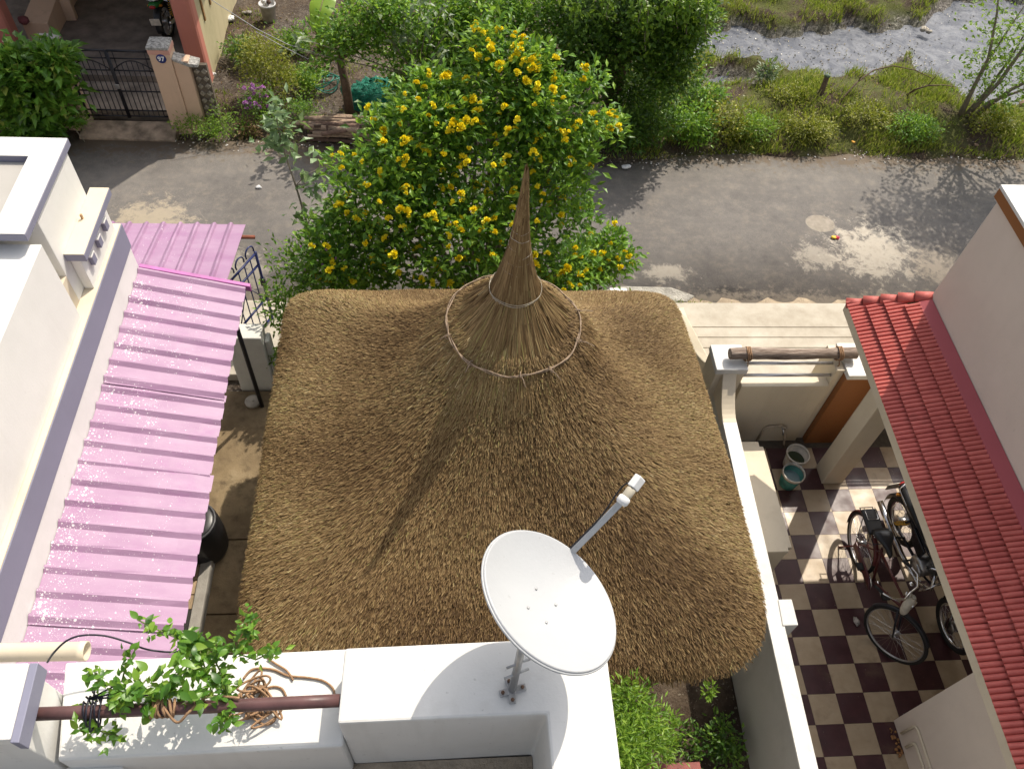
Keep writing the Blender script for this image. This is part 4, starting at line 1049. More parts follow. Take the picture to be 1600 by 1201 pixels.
# ================================================================== CARPORT THINGS
def buckets():
    def bucket(label, c, mat, r, h, wm):
        t = thing('bucket', label, 'bucket', (c[0], c[1], 0))
        m = MB(); m.lathe([(.001, .004), (r * .74, .004), (r * .78, .02), (r * .97, h - .035), (r * .93, h - .035), (r * .76, .03), (.001, .03)], (c[0], c[1], 0), 28, cap=False); m.build('pail', mat, t)
        m = MB(); m.lathe([(r * .95, h - .04), (r * 1.05, h - .038), (r * 1.06, h), (r * .98, h + .004), (r * .95, h - .01)], (c[0], c[1], 0), 28, cap=False); m.build('rim', BR, t)
        m = MB(); m.lathe([(.001, 0), (r * .86, 0)], (c[0], c[1], h * .55), 24, cap=False); m.build('water', wm, t)
        a = r * 1.05
        m = MB(); m.tube([(c[0] + a * math.cos(q), c[1] + a * math.sin(q) * .96, h - .02 + .02 * math.sin(q) + .012) for q in np.linspace(-.35, math.pi - .35, 14)], .004, 5); m.build('handle', GALV, t)
        return t
    BR = plain('aged_white_plastic', (.55, .50, .42), .55, .25, 14, .2)
    g = NG('green_water'); g.col((.04, .055, .03)).set(.08, 0, .5).bump(g.noise(20, 3), .08, .004)
    g2 = NG('clear_water'); g2.col((.20, .27, .28)).set(.08, 0, .5).bump(g2.noise(20, 3), .08, .004)
    bucket('old pale plastic bucket of dark water behind the teal bucket', (4.28, 4.98), BR, .135, .28, g.m)
    bucket('teal and white plastic bucket of water beside the cream masonry box', (4.16, 4.72), plain('teal_plastic', (.05, .20, .17), .5, .45, 9, .15), .13, .27, g2.m)
    t = thing('tap_pipe', 'bare water pipe with tap on the low cream front wall', 'tap', (4.15, 5.33, .3))
    m = MB(); m.tube([(3.93, 5.34, .0), (3.93, 5.335, .30), (3.97, 5.335, .345), (4.14, 5.335, .36), (4.20, 5.33, .33), (4.24, 5.28, .10), (4.25, 5.25, .02)], .014, 8); m.build('pipe', plain('old_pvc', (.42, .35, .27), .6, .25, 14, .1), t)
    m = MB(); m.tube([(4.14, 5.335, .36), (4.14, 5.25, .35), (4.14, 5.235, .31)], .013, 8); m.build('spout', ALLOY, t)
    m = MB(); m.box(4.115, 4.165, 5.28, 5.30, .375, .385); m.build('tap_handle', ALLOY, t, .003)
    c = at_z(1338, 970, .02); t = thing('crumpled_cloth', 'small crumpled pale scrap on the tile floor left of the bicycle wheel', 'litter', (c.x, c.y, 0))
    m = MB(); m.ball((c.x, c.y, .022), (.032, .05, .022), 10, 7, .25, random.Random(5)); m.build('scrap', plain('scrap_cloth', (.40, .36, .32), .9, .6, 40, .6, 80, bdist=.01), t)
buckets()

def wheel_parts(t, cx, cz, r, tyre_r, xf, nsp=28, hub_w=.09, hub_r=.02, rim_mat=None, sp_r=.0014, rimw=.012, disc=False):
    """wheel in the local x/z plane about (cx,0,cz)"""
    rim_mat = rim_mat or CHROME
    def MBx(): m = MB(); m.xf = xf; return m
    m = MBx(); m.tube([(cx + r * math.cos(q), 0, cz + r * math.sin(q)) for q in np.linspace(0, 2 * math.pi, 49)[:-1]], tyre_r, 10, closed=True); w = m.build('tyre', RUBBER, t, world=False)
    rr = r - tyre_r * .75
    m = MBx(); m.tube([(cx + rr * math.cos(q), 0, cz + rr * math.sin(q)) for q in np.linspace(0, 2 * math.pi, 49)[:-1]], rimw, 8, closed=True); m.build('rim', rim_mat, t, world=False)
    m = MBx(); m.lathe([(hub_r * .6, -hub_w / 2), (hub_r * 1.6, -hub_w / 2), (hub_r * 1.6, -hub_w / 2 + .006), (hub_r, -hub_w / 2 + .01), (hub_r, hub_w / 2 - .01), (hub_r * 1.6, hub_w / 2 - .006), (hub_r * 1.6, hub_w / 2), (hub_r * .6, hub_w / 2)], (cx, 0, cz), 14, (0, 1, 0)); h = m.build('hub', ALLOY, t, world=False)
    m = MBx()
    for k in range(nsp):
        a = 2 * math.pi * k / nsp; b = a + (.5 if (k // 2) % 2 else -.5); sd_ = 1 if k % 2 else -1
        m.tube([(cx + hub_r * 1.4 * math.cos(b), sd_ * hub_w * .45, cz + hub_r * 1.4 * math.sin(b)), (cx + rr * math.cos(a), 0, cz + rr * math.sin(a))], sp_r, 4, cap=False)
    m.build('spokes', CHROME, h, world=False)
    return w
def bicycle():
    t = thing('bicycle', 'old maroon roadster bicycle with black saddle parked on the tile floor', 'bicycle', (4.69, 3.765, .0), (rad(5), 0, rad(-90)))
    I = Matrix.Identity(4); R_ = .33
    wheel_parts(t, 0, R_ + .012, R_, .021, I, 32, rim_mat=ALLOY)
    fc = Vector((1.06, 0, R_ + .012))
    ax0, ax1 = Vector((.90, 0, .70)), Vector((.845, 0, .86)); axd = (ax1 - ax0).normalized()
    SF = Matrix.Translation(ax0) @ Matrix.Rotation(rad(36), 4, axd) @ Matrix.Translation(-ax0)
    wheel_parts(t, fc.x, fc.z, R_, .021, SF, 32, rim_mat=ALLOY)
    def P(name, pts, r, mat, n=8, xf=None, par=None, closed=False):
        m = MB(); m.xf = xf; m.tube(pts, r, n, closed=closed); return m.build(name, mat, par or t, world=False)
    bb, st, rc = (.44, 0, .29), (.27, 0, .74), (0, 0, R_ + .012)
    P('seat_tube', [bb, st], .015, MAROON); P('down_tube', [bb, tuple(ax0 + axd * .02)], .016, MAROON)
    P('top_tube', [(.285, 0, .70), tuple(ax0 + axd * .13)], .014, MAROON); P('head_tube', [tuple(ax0), tuple(ax1)], .019, MAROON)
    for s in (-1, 1):
        P('chain_stay', [(.44, .03 * s, .29), (0, .06 * s, R_ + .012)], .009, MAROON); P('seat_stay', [(.28, .02 * s, .70), (0, .06 * s, R_ + .012)], .008, MAROON)
        P('fork_blade', [tuple(ax0 + Vector((.01, .05 * s, -.02))), (.99, .055 * s, .50), (fc.x, .05 * s, fc.z)], [.013, .011, .008], METALBLACK, xf=SF)
        P('stand_leg', [(.03, .07 * s, .33), (-.10, .13 * s, .02), (-.13, .13 * s, .0)], .009, MAROON)
        P('crank', [(.44, .05 * s, .29), (.44 + .15 * s, .065 * s, .29 - .07 * s)], .008, CHROME)
        m = MB(); m.box(.44 + .15 * s - .045, .44 + .15 * s + .045, .07 * s - .0, .07 * s + .085 * s, .29 - .07 * s - .012, .29 - .07 * s + .012); m.build('pedal', RUBBER, t, .004, world=False)
    P('stand_bar', [(-.10, -.13, .03), (-.10, .13, .03)], .008, MAROON)
    m = MB(); m.lathe([(.02, -.004), (.09, -.004), (.09, .004), (.02, .004)], (.44, -.055, .29), 24, (0, 1, 0)); m.build('chain_wheel', CHROME, t, world=False)
    m = MB(); m.hexa([(.0, -.085, .37), (.42, -.085, .40), (.55, -.085, .29), (.0, -.085, .27), (.0, -.06, .37), (.42, -.06, .40), (.55, -.06, .29), (.0, -.06, .27)]); m.build('chain_guard', MAROON, t, .01, world=False)
    def guard(cx, cz, a0, a1, xf, name, mat):
        m = MB(); m.xf = xf; vs = []; n = 22
        for k in range(n + 1):
            a = a0 + (a1 - a0) * k / n; rr = R_ + .035
            for y, d in ((-.028, -.014), (-.016, 0), (.016, 0), (.028, -.014)): vs.append((cx + (rr + d) * math.cos(a), y, cz + (rr + d) * math.sin(a)))
        m.add(vs, [(4 * k + q, 4 * k + q + 1, 4 * k + q + 5, 4 * k + q + 4) for k in range(n) for q in range(3)], True); m.build(name, mat, t, world=False, solid=.002)
    guard(0, R_ + .012, rad(20), rad(205), I, 'rear_mudguard', MAROON); guard(fc.x, fc.z, rad(40), rad(165), SF, 'front_mudguard', METALBLACK)
    m = MB(); m.ball((-.345, 0, .33), (.012, .02, .028), 8, 5); m.build('rear_reflector', REDEN, t, world=False)
    # saddle
    m = MB(); vs = []; prof = [(-.02, .098, .0), (.04, .105, .022), (.10, .095, .028), (.16, .055, .022), (.22, .034, .018), (.28, .024, .006), (.30, .012, -.006)]
    n = 10
    for x, w_, h in prof:
        for k in range(n):
            a = 2 * math.pi * k / n; vs.append((.12 + x, w_ * math.cos(a), .865 + h + .030 * math.sin(a)))
    m.add(vs, [(i * n + k, i * n + (k + 1) % n, (i + 1) * n + (k + 1) % n, (i + 1) * n + k) for i in range(len(prof) - 1) for k in range(n)] + [tuple(range(n))[::-1], tuple(range(len(vs) - n, len(vs)))], True); sa = m.build('saddle', BLACKPL, t, world=False)
    for s in (-1, 1): P('saddle_spring', [(.14 + .01 * math.cos(q), .06 * s + .018 * math.sin(q), .78 + .009 * q) for q in np.linspace(0, 7, 16)], .004, CHROME, 5, par=sa)
    P('seat_post', [st, (.24, 0, .84)], .012, CHROME)
    # carrier with black pad
    for s in (-1, 1):
        P('carrier_rail', [(.22, .06 * s, .72), (-.24, .07 * s, .72)], .006, METALBLACK); P('carrier_strut', [(-.12, .07 * s, .72), (0, .07 * s, R_ + .012)], .005, METALBLACK)
    for x in (-.24, -.1, .06, .2): P('carrier_bar', [(x, -.07, .72), (x, .07, .72)], .005, METALBLACK)
    m = MB(); m.box(-.20, .10, -.088, .088, .729, .775); m.build('carrier_pad', BLACKPL, t, .02, world=False)
    P('carrier_clip', [(-.20, -.06, .79), (-.06, -.055, .785), (-.06, .055, .785), (-.20, .06, .79)], .004, CHROME)
    # handlebar
    hx = Vector((.83, 0, .93))
    P('stem', [tuple(ax1), tuple(hx)], .012, CHROME, xf=SF)
    P('handlebar', [(.60, .26, .955), (.70, .262, .965), (.78, .235, .975), (.86, .12, .96), (hx.x + .02, 0, .945), (.86, -.12, .96), (.78, -.235, .975), (.70, -.262, .965), (.60, -.26, .955)], .0115, CHROME, 8, SF)
    for s in (-1, 1):
        P('grip', [(.59, .26 * s, .955), (.69, .262 * s, .964)], .016, RUBBER, 8, SF); P('brake_lever', [(.84, .2 * s, .975), (.76, .22 * s, .935), (.66, .235 * s, .93)], .005, CHROME, 5, SF)
    m = MB(); m.xf = SF; m.lathe([(.02, -.03), (.045, .0), (.05, .03), (.044, .034), (.0005, .028)], (.93, 0, .86), 16, (1, 0, 0), cap=False); m.build('lamp', CHROME, t, world=False)
    m = MB(); m.xf = SF; m.ball((.80, .07, .985), (.024, .024, .018), 12, 6); m.build('bell', CHROME, t, world=False)
    # cloth bag hanging from the bar
    Mw = Matrix.Translation(t.location) @ t.rotation_euler.to_matrix().to_4x4() @ SF
    b = thing('cloth_bag', 'white cloth bag hung over the handlebar of the maroon bicycle', 'bag', tuple(Mw @ Vector((.88, -.02, .80))))
    m = MB(); m.xf = Mw; rg = random.Random(2); vs = []; n = 14
    rings = [(.955, .030, .03), (.93, .055, .045), (.87, .068, .05), (.80, .065, .048), (.73, .055, .04), (.685, .035, .024), (.675, .01, .008)]
    for z, a_, b_ in rings:
        for k in range(n):
            q = 2 * math.pi * k / n; f = 1 + .10 * math.sin(3 * q + z * 30) + rg.uniform(-.04, .04); vs.append((.895 + (.96 - z) * .18 + b_ * f * math.cos(q), -.015 + a_ * f * math.sin(q), z))
    m.add(vs, [(i * n + k, i * n + (k + 1) % n, (i + 1) * n + (k + 1) % n, (i + 1) * n + k) for i in range(len(rings) - 1) for k in range(n)] + [tuple(range(n)), tuple(range(len(vs) - n, len(vs)))[::-1]], True)
    m.build('pouch', plain('white_cloth', (.55, .50, .42), .85, .2, 12, .6, 40, bdist=.01), b)
    m = MB(); m.xf = Mw; m.tube([(.88, -.05, .95), (.86, -.03, .985), (.87, .0, .96)], .008, 6); m.build('handle', MATS['white_cloth'], b)
bicycle()

def motorcycle(label, loc, rz, body, body_name_lbl=None, group=None, lean=0):
    t = thing('motorcycle', label, 'motorcycle', loc, (rad(lean), 0, rz))
    I = Matrix.Identity(4); R_ = .265
    wb = 1.24
    wheel_parts(t, 0, R_ + .035, R_, .04, I, 30, .13, .055, CHROME, .002, .02); wheel_parts(t, wb, R_ + .033, R_ + .005, .035, I, 30, .12, .05, CHROME, .002, .018)
    def P(name, pts, r, mat, n=8, par=None): m = MB(); m.tube(pts, r, n); return m.build(name, mat, par or t, world=False)
    for s in (-1, 1):
        P('fork_leg', [(wb, .085 * s, .30), (wb - .10, .085 * s, .55), (wb - .22, .085 * s, .88)], [.024, .022, .017], CHROME)
        P('swing_arm', [(0, .10 * s, .30), (.45, .09 * s, .34)], .018, METALBLACK)
        so = P('shock', [(.03, .125 * s, .34), (.16, .12 * s, .66)], .014, METALBLACK)
        P('shock_spring', [(.03 + .13 * u + .024 * math.cos(u * 50), .124 * s + .024 * math.sin(u * 50), .36 + .27 * u) for u in np.linspace(.08, .95, 70)], .006, GOLD, 5, so)
        P('frame_tube', [(.16, .09 * s, .66), (.55, .08 * s, .64), (.90, .04 * s, .78)], .016, METALBLACK); P('down_tube', [(.92, .03 * s, .76), (.80, .06 * s, .36), (.55, .08 * s, .26), (.42, .09 * s, .36)], .014, METALBLACK)
        P('foot_rest', [(.46, .09 * s, .30), (.46, .22 * s, .30)], .012, RUBBER); P('rear_foot_rest', [(.22, .10 * s, .36), (.20, .2 * s, .37)], .012, RUBBER)
        sp = MB(); sp.hexa([(.30, .095 * s, .50), (.52, .10 * s, .48), (.54, .105 * s, .66), (.22, .10 * s, .68), (.30, .13 * s, .51), (.52, .14 * s, .49), (.53, .135 * s, .65), (.24, .125 * s, .67)] if s > 0 else [(.30, .13 * s, .51), (.52, .14 * s, .49), (.53, .135 * s, .65), (.24, .125 * s, .67), (.30, .095 * s, .50), (.52, .10 * s, .48), (.54, .105 * s, .66), (.22, .10 * s, .68)]); sp.build('side_panel', body, t, .015, world=False)
        P('indicator', [(-.16, .07 * s, .68), (-.17, .13 * s, .68)], .018, AMBER)
        P('mirror_stem', [(.93, .20 * s, 1.0), (.95, .25 * s, 1.13)], .006, METALBLACK)
        m = MB(); m.ball((.955, .27 * s, 1.16), (.015, .06, .04), 10, 6); m.build('mirror', BLACKPL, t, world=False)
        P('grip', [(.80, .36 * s, .985), (.84, .25 * s, 1.0)], .018, RUBBER)
    P('handlebar', [(.80, .36, .985), (.90, .2, 1.02), (.98, .06, .97), (.98, -.06, .97), (.90, -.2, 1.02), (.80, -.36, .985)], .012, CHROME)
    # engine
    m = MB(); m.lathe([(.02, -.15), (.10, -.145), (.12, -.12), (.125, .12), (.10, .145), (.02, .15)], (.56, 0, .37), 20, (0, 1, 0)); e = m.build('crankcase', ALLOY, t, world=False)
    m = MB(); m.lathe([(.02, -.17), (.075, -.165), (.085, -.13)], (.60, 0, .37), 18, (0, 1, 0)); m.build('clutch_cover', ALLOY, e, world=False)
    m = MB()
    for k in range(6): m.box(.60, .74, -.075, .075, .46 + k * .028, .472 + k * .028)
    m.box(.62, .72, -.055, .055, .44, .63); m.build('cylinder', ALLOY, t, world=False)
    P('exhaust', [(.74, -.04, .50), (.84, -.09, .36), (.70, -.14, .24), (.35, -.17, .26), (.05, -.19, .32), (-.25, -.2, .40)], [.02, .02, .022, .032, .042, .036], CHROME)
    # tank, seat, tail
    def loft(name, rings, mat, n=14, par=None):
        m = MB(); vs = []
        for x, z, w_, h in rings:
            for k in range(n):
                q = 2 * math.pi * k / n; ex = lambda v: math.copysign(abs(v) ** .7, v); vs.append((x, w_ * ex(math.cos(q)), z + h * ex(math.sin(q))))
        m.add(vs, [(i * n + k, (i + 1) * n + k, (i + 1) * n + (k + 1) % n, i * n + (k + 1) % n) for i in range(len(rings) - 1) for k in range(n)] + [tuple(range(n)), tuple(range(len(vs) - n, len(vs)))[::-1]], True); return m.build(name, mat, par or t, world=False)
    tk = loft('tank', [(.50, .72, .07, .04), (.56, .745, .12, .075), (.68, .76, .145, .095), (.80, .775, .14, .095), (.88, .775, .10, .07), (.92, .77, .04, .03)], body)
    m = MB(); m.lathe([(.035, 0), (.035, .012), (.02, .018)], (.74, 0, .855), 14); m.build('fuel_cap', CHROME, tk, world=False)
    loft('seat', [(-.18, .775, .09, .03), (-.14, .78, .12, .042), (.05, .775, .135, .045), (.22, .755, .13, .042), (.42, .735, .11, .042), (.52, .735, .07, .03)], BLACKPL)
    loft('tail', [(-.27, .71, .05, .03), (-.24, .71, .085, .045), (-.10, .70, .10, .05), (.10, .69, .10, .045), (.2, .68, .08, .04)], body)
    m = MB(); m.ball((-.275, 0, .70), (.03, .06, .032), 12, 6); m.build('tail_light', REDEN, t, world=False)
    m = MB(); m.lathe([(.03, -.06), (.075, .0), (.088, .045), (.08, .055), (.0005, .06)], (1.02, 0, .86), 20, (1, 0, -.1), cap=False); m.build('headlight', CHROME, t, world=False)
    m = MB(); m.lathe([(.045, 0), (.05, .02), (.045, .05), (.0005, .055)], (.97, 0, .95), 16, (-.4, 0, 1), cap=False); m.build('speedometer', BLACKPL, t, world=False)
    def guard(cx, cz, rr, a0, a1, w_, name, mat):
        m = MB(); vs = []; n = 20
        for k in range(n + 1):
            a = a0 + (a1 - a0) * k / n
            for y, d in ((-w_, -.03), (-w_ * .7, 0), (w_ * .7, 0), (w_, -.03)): vs.append((cx + (rr + d) * math.cos(a), y, cz + (rr + d) * math.sin(a)))
        m.add(vs, [(4 * k + q, 4 * k + q + 1, 4 * k + q + 5, 4 * k + q + 4) for k in range(n) for q in range(3)], True); m.build(name, mat, t, world=False, solid=.003)
    guard(wb, .30, .325, rad(20), rad(150), .06, 'front_mudguard', body); guard(0, .30, .335, rad(30), rad(190), .075, 'rear_mudguard', BLACKPL)
    m = MB(); m.box(-.375, -.365, -.09, .09, .42, .54); m.build('number_plate', MATS['aged_white_plastic'], t, .004, world=False)
    P('stand', [(.45, .09, .26), (.38, .22, .01)], .01, METALBLACK)
    P('crash_guard', [(.86, -.06, .62), (.88, -.22, .52), (.84, -.23, .38), (.74, -.07, .28)], .010, CHROME)
    P('crash_guard', [(.86, .06, .62), (.88, .22, .52), (.84, .23, .38), (.74, .07, .28)], .010, CHROME)
    P('grab_rail', [(.02, .13, .77), (-.18, .13, .79), (-.25, 0, .80), (-.18, -.13, .79), (.02, -.13, .77)], .009, CHROME)
    return t
GOLD = plain('gold_spring', (.75, .42, .05), .35, .1, 20, 0)
AMBER = plain('amber_lens', (.6, .22, .02), .3, .1, 10, 0)
motorcycle('black motorcycle with gold springs parked half under the red tiled canopy', (5.30, 4.04, 0), rad(-84), plain('black_enamel', (.012, .012, .014), .2, .2, 6, 0), lean=7)
motorcycle('green motorcycle parked in the porch behind the 97 gate post', tuple(at_z(268, 58, 0.0)), rad(84), plain('green_enamel', (.02, .14, .03), .25, .2, 6, 0), lean=-5)

# ================================================================== VEGETATION
LG_SHRUB = leafmat('shrub_leaf', [(0, (.03, .09, .014)), (.35, (.085, .215, .022)), (.7, (.17, .34, .035)), (1, (.30, .48, .055))], .46)
LG_DARK = leafmat('dark_tree_leaf', [(0, (.025, .07, .014)), (.5, (.06, .145, .02)), (.85, (.12, .24, .03)), (1, (.20, .33, .045))], .42)
LG_PALE = leafmat('pale_leaf', [(0, (.08, .13, .065)), (.5, (.15, .21, .11)), (1, (.24, .30, .17))], .3)
LG_LIME = leafmat('lime_leaf', [(0, (.08, .17, .015)), (.5, (.15, .28, .025)), (1, (.27, .40, .05))], .45)
LG_GLOSS = leafmat('glossy_leaf', [(0, (.05, .12, .018)), (.5, (.10, .24, .032)), (.9, (.18, .34, .05)), (1, (.42, .44, .10))], .38, .28)
LG_YEL = leafmat('yellow_green_leaf', [(0, (.11, .13, .014)), (.5, (.22, .235, .024)), (1, (.35, .34, .04))], .35)
LG_VINE = leafmat('vine_leaf', [(0, (.035, .11, .014)), (.4, (.075, .20, .022)), (.8, (.16, .31, .035)), (1, (.26, .40, .05))], .4, .35)
LG_GRASS = leafmat('grass_blade', [(0, (.08, .11, .016)), (.35, (.17, .23, .024)), (.7, (.28, .33, .04)), (.9, (.38, .36, .09)), (1, (.42, .33, .16))], .35, .6)
LG_GREY = leafmat('dusty_leaf', [(0, (.09, .16, .07)), (.5, (.16, .25, .11)), (1, (.25, .35, .18))], .3)
LG_BROWN = leafmat('dead_leaf', [(0, (.06, .035, .015)), (.5, (.14, .085, .04)), (1, (.24, .16, .08))], .15, .8)
YEL = rndmat('yellow_petal', [(0, (.92, .70, .012)), (.5, (.96, .80, .02)), (1, (.98, .88, .07))], .5, .3)
PURP = rndmat('mauve_petal', [(0, (.36, .10, .38)), (.5, (.55, .25, .55)), (1, (.70, .42, .68))], .5, .3)

def leaves(name, mat, parent, C, L, W, seed, updir=.35, fold=.18, outward=None, droop=0.0, shade=None, kind='stuff'):
    """one mesh of single leaves: pointed blades folded on the midrib"""
    rng = np.random.default_rng(seed); N = len(C)
    d = rng.normal(0, 1, (N, 3)); 
    if outward is not None: d = d * .75 + outward * 1.0
    d[:, 2] = d[:, 2] * .6 + updir - droop; d /= np.linalg.norm(d, axis=1, keepdims=True) + 1e-9
    up = np.tile([0, 0, 1.0], (N, 1)) + rng.normal(0, .45, (N, 3)); sd_ = np.cross(d, up); sd_ /= np.linalg.norm(sd_, axis=1, keepdims=True) + 1e-9
    nn = np.cross(sd_, d)
    l = L * rng.uniform(.65, 1.25, (N, 1)); w_ = W * rng.uniform(.75, 1.2, (N, 1))
    tip = C + d * l - np.array([0, 0, 1.0]) * l * .18 * rng.uniform(0, 1, (N, 1)); mid = C + d * l * .45 + nn * l * .04
    V = np.stack([C, mid - sd_ * w_ / 2 + nn * w_ * fold, mid, mid + sd_ * w_ / 2 + nn * w_ * fold, tip], 1).reshape(-1, 3)
    k = np.arange(N)[:, None] * 5
    Fc = np.concatenate([k + [0, 2, 1], k + [0, 3, 2], k + [1, 2, 4], k + [2, 3, 4]], 1).reshape(-1, 3)
    r = rng.uniform(0, 1, N)
    org = np.array(worg(parent)) if parent else np.zeros(3)
    o = link_mesh(name, fast_mesh(name, V - org, Fc, np.repeat(r, 4)), mat, parent)
    if kind: o['kind'] = kind
    return o
def clumps(rng, c, rad_, n, k, sig, shell=2.4):
    """n clumps spread through an ellipsoid, k points each; returns points, outward dirs, clump centres"""
    d = rng.normal(0, 1, (n, 3)); d /= np.linalg.norm(d, axis=1, keepdims=True)
    r = rng.uniform(0.02, 1, (n, 1)) ** (1 / shell); cc = np.array(c) + d * r * np.array(rad_)
    p = cc[:, None, :] + rng.normal(0, 1, (n, k, 3)) * sig
    out = p - cc[:, None, :]; out /= np.linalg.norm(out, axis=2, keepdims=True) + 1e-9
    out = out * .6 + d[:, None, :] * .6
    return p.reshape(-1, 3), out.reshape(-1, 3), cc
def stems(parent, base, targets, mat, r0, seed, name='stem', via=.45, n=6):
    rg = random.Random(seed); base = Vector(base)
    for q in targets:
        q = Vector(q); mid = base.lerp(q, via) + Vector((rg.uniform(-.08, .08), rg.uniform(-.08, .08), .10 * (q - base).length))
        m = MB(); m.tube([base, base.lerp(mid, .5) + Vector((rg.uniform(-.03, .03), rg.uniform(-.03, .03), 0)), mid, mid.lerp(q, .55) + Vector((rg.uniform(-.04, .04), rg.uniform(-.04, .04), .03)), q], [r0, r0 * .85, r0 * .65, r0 * .42, r0 * .18], n); m.build(name, mat, parent)
def shrub(name, label, cat, base, blobs, leaf, L, W, bark, r0, seed, tree=False, updir=.35, shell=2.4, group=None, trunk=None, droop=0.0):
    """blobs: (centre, radii, clumps, leaves per clump, sigma)"""
    t = thing(name, label, cat, tuple(base), group=group); rng = np.random.default_rng(seed)
    A = []; B = []; CC = []
    for c, r, n, k, s in blobs:
        p, o, cc = clumps(rng, c, r, n, k, s, shell); A.append(p); B.append(o); CC.append(cc)
    A = np.concatenate(A); B = np.concatenate(B); CC = np.concatenate(CC)
    keep = A[:, 2] > ground_h(A[:, 0], A[:, 1]) + .02
    leaves('crown' if tree else 'foliage', leaf, t, A[keep], L, W, seed + 1, updir, outward=B[keep], droop=droop)
    b = Vector(base)
    if trunk:
        m = MB(); m.tube(trunk[0], trunk[1], 10); m.build('trunk', bark, t); b = Vector(trunk[0][-1])
    stems(t, b, [bl[0] for bl in blobs], bark, r0, seed, 'limb' if tree else 'stem')
    pick = CC[rng.permutation(len(CC))[:min(14, len(CC))]]
    cents = [Vector(bl[0]) for bl in blobs]
    for q in pick:
        q = Vector(q); c = min(cents, key=lambda v: (v - q).length); m = MB(); m.tube([c, c.lerp(q, .5) + Vector((0, 0, .03)), q], [r0 * .3, r0 * .22, r0 * .1], 5); m.build('twig', bark, t)
    return t, CC, A
def ay(px, py, Y): return tuple(at_y(px, py, Y))

# --- flower cluster meshes (a head of five or so trumpet flowers)
def flower_mesh(seed, n, R_, mat, petals=5):
    rg = np.random.default_rng(seed); V = []; Fc = []; rn = []
    for k in range(n):
        d = rg.normal(0, 1, 3); d[2] = abs(d[2]) * .8 + .1; d /= np.linalg.norm(d); c = d * R_ * rg.uniform(.45, 1)
        u = np.cross(d, [.3, .5, .8]); u /= np.linalg.norm(u); v = np.cross(d, u); r = R_ * rg.uniform(.42, .60); b = len(V)
        V.append(c - d * R_ * .55); col = rg.uniform(0, 1)
        for q in range(petals * 2):
            a = math.pi * q / petals; rr = r if q % 2 == 0 else r * .62
            V.append(c + (u * math.cos(a) + v * math.sin(a)) * rr + d * (.012 if q % 2 else -.004))
        for q in range(petals * 2): Fc.append((b, b + 1 + q, b + 1 + (q + 1) % (petals * 2))); rn.append(np.clip(col + rg.uniform(-.15, .15), 0, 1))
    me = fast_mesh('flower_head', V, Fc, rn); me.materials.append(mat); return me
def place_flowers(t, heads, pts, seed, name='flower_head', smin=.8, smax=1.25):
    rg = random.Random(seed)
    for p in pts:
        o = link_mesh(name, rg.choice(heads), None, t, Vector(p) - worg(t)); s = rg.uniform(smin, smax); o.scale = (s, s, s); o.rotation_euler = (rg.uniform(-.5, .5), rg.uniform(-.5, .5), rg.uniform(0, 6.28))

# --- the big yellow-flowered shrub
def yellow_shrub():
    bl = [(ay(735, 270, 7.75), (.95, .62, .95), 150, 22, .10), (ay(640, 250, 7.7), (.62, .5, .6), 80, 22, .10), (ay(600, 330, 7.35), (.62, .45, .7), 90, 22, .10),
          (ay(690, 170, 8.0), (.55, .45, .32), 60, 22, .09), (ay(800, 150, 8.1), (.55, .45, .36), 70, 22, .09), (ay(870, 185, 8.0), (.55, .45, .40), 64, 22, .09),
          (ay(868, 290, 7.7), (.42, .45, .75), 70, 22, .10), (ay(935, 405, 7.55), (.34, .35, .32), 40, 22, .09), (ay(720, 390, 7.0), (1.05, .40, .7), 110, 22, .10),
          (ay(545, 400, 7.1), (.5, .35, .6), 60, 22, .10), (ay(880, 420, 7.1), (.45, .35, .5), 50, 22, .10), (ay(780, 62, 8.45), (.30, .25, .16), 20, 24, .08), (ay(820, 105, 8.3), (.28, .25, .18), 18, 24, .08)]
    for px, py, Y in ((592, 188, 8.0), (535, 258, 7.7), (925, 128, 8.2), (955, 190, 8.1), (662, 128, 8.2), (720, 140, 8.2), (980, 405, 7.6), (530, 330, 7.4), (905, 250, 7.9), (850, 110, 8.3), (955, 375, 7.6), (610, 230, 7.9), (905, 340, 7.7), (745, 90, 8.3)):
        bl.append((ay(px, py, Y), (.15, .14, .13), 7, 20, .07))
    t, CC, A = shrub('flowering_shrub', 'tall green shrub covered in yellow flowers behind the thatched hut', 'shrub', (.45, 7.45, -.25), bl, LG_SHRUB, .115, .05, PALEBARK, .035, 21, shell=3.2)
    rng = np.random.default_rng(8)
    heads = [flower_mesh(s, n, .050, YEL) for s, n in ((1, 7), (2, 9), (3, 6), (4, 11))]
    # outermost clumps as seen from above and from the south
    score = CC @ np.array([0, -.35, .55]) ; pts = []
    allp = A
    for (px, py, Y) in ((780, 48, 8.4), (760, 55, 8.4), (750, 48, 8.4), (805, 52, 8.4), (745, 72, 8.4), (800, 75, 8.4), (818, 62, 8.4)):
        pts.append(ay(px, py, Y))
    cand = CC[rng.permutation(len(CC))]
    order = []
    cam_ = np.array([0, 0, CAMH])
    for c in cand:
        v = c - cam_; dist = np.linalg.norm(v); v = v / dist
        rel = CC - cam_; tt = rel @ v; off = np.linalg.norm(rel - tt[:, None] * v, axis=1)
        if np.sum((off < .15) & (tt < dist - .12)) <= 2: order.append(c - v * .17 + np.array([0, 0, .06]))
    sunny = [c for c in order if c[2] > .9 or c[0] > 1.7]
    for c in sunny[:280]: pts.append(tuple(c + rng.normal(0, .04, 3)))
    place_flowers(t, heads, pts[:290], 5, smin=.6, smax=1.3)
yellow_shrub()

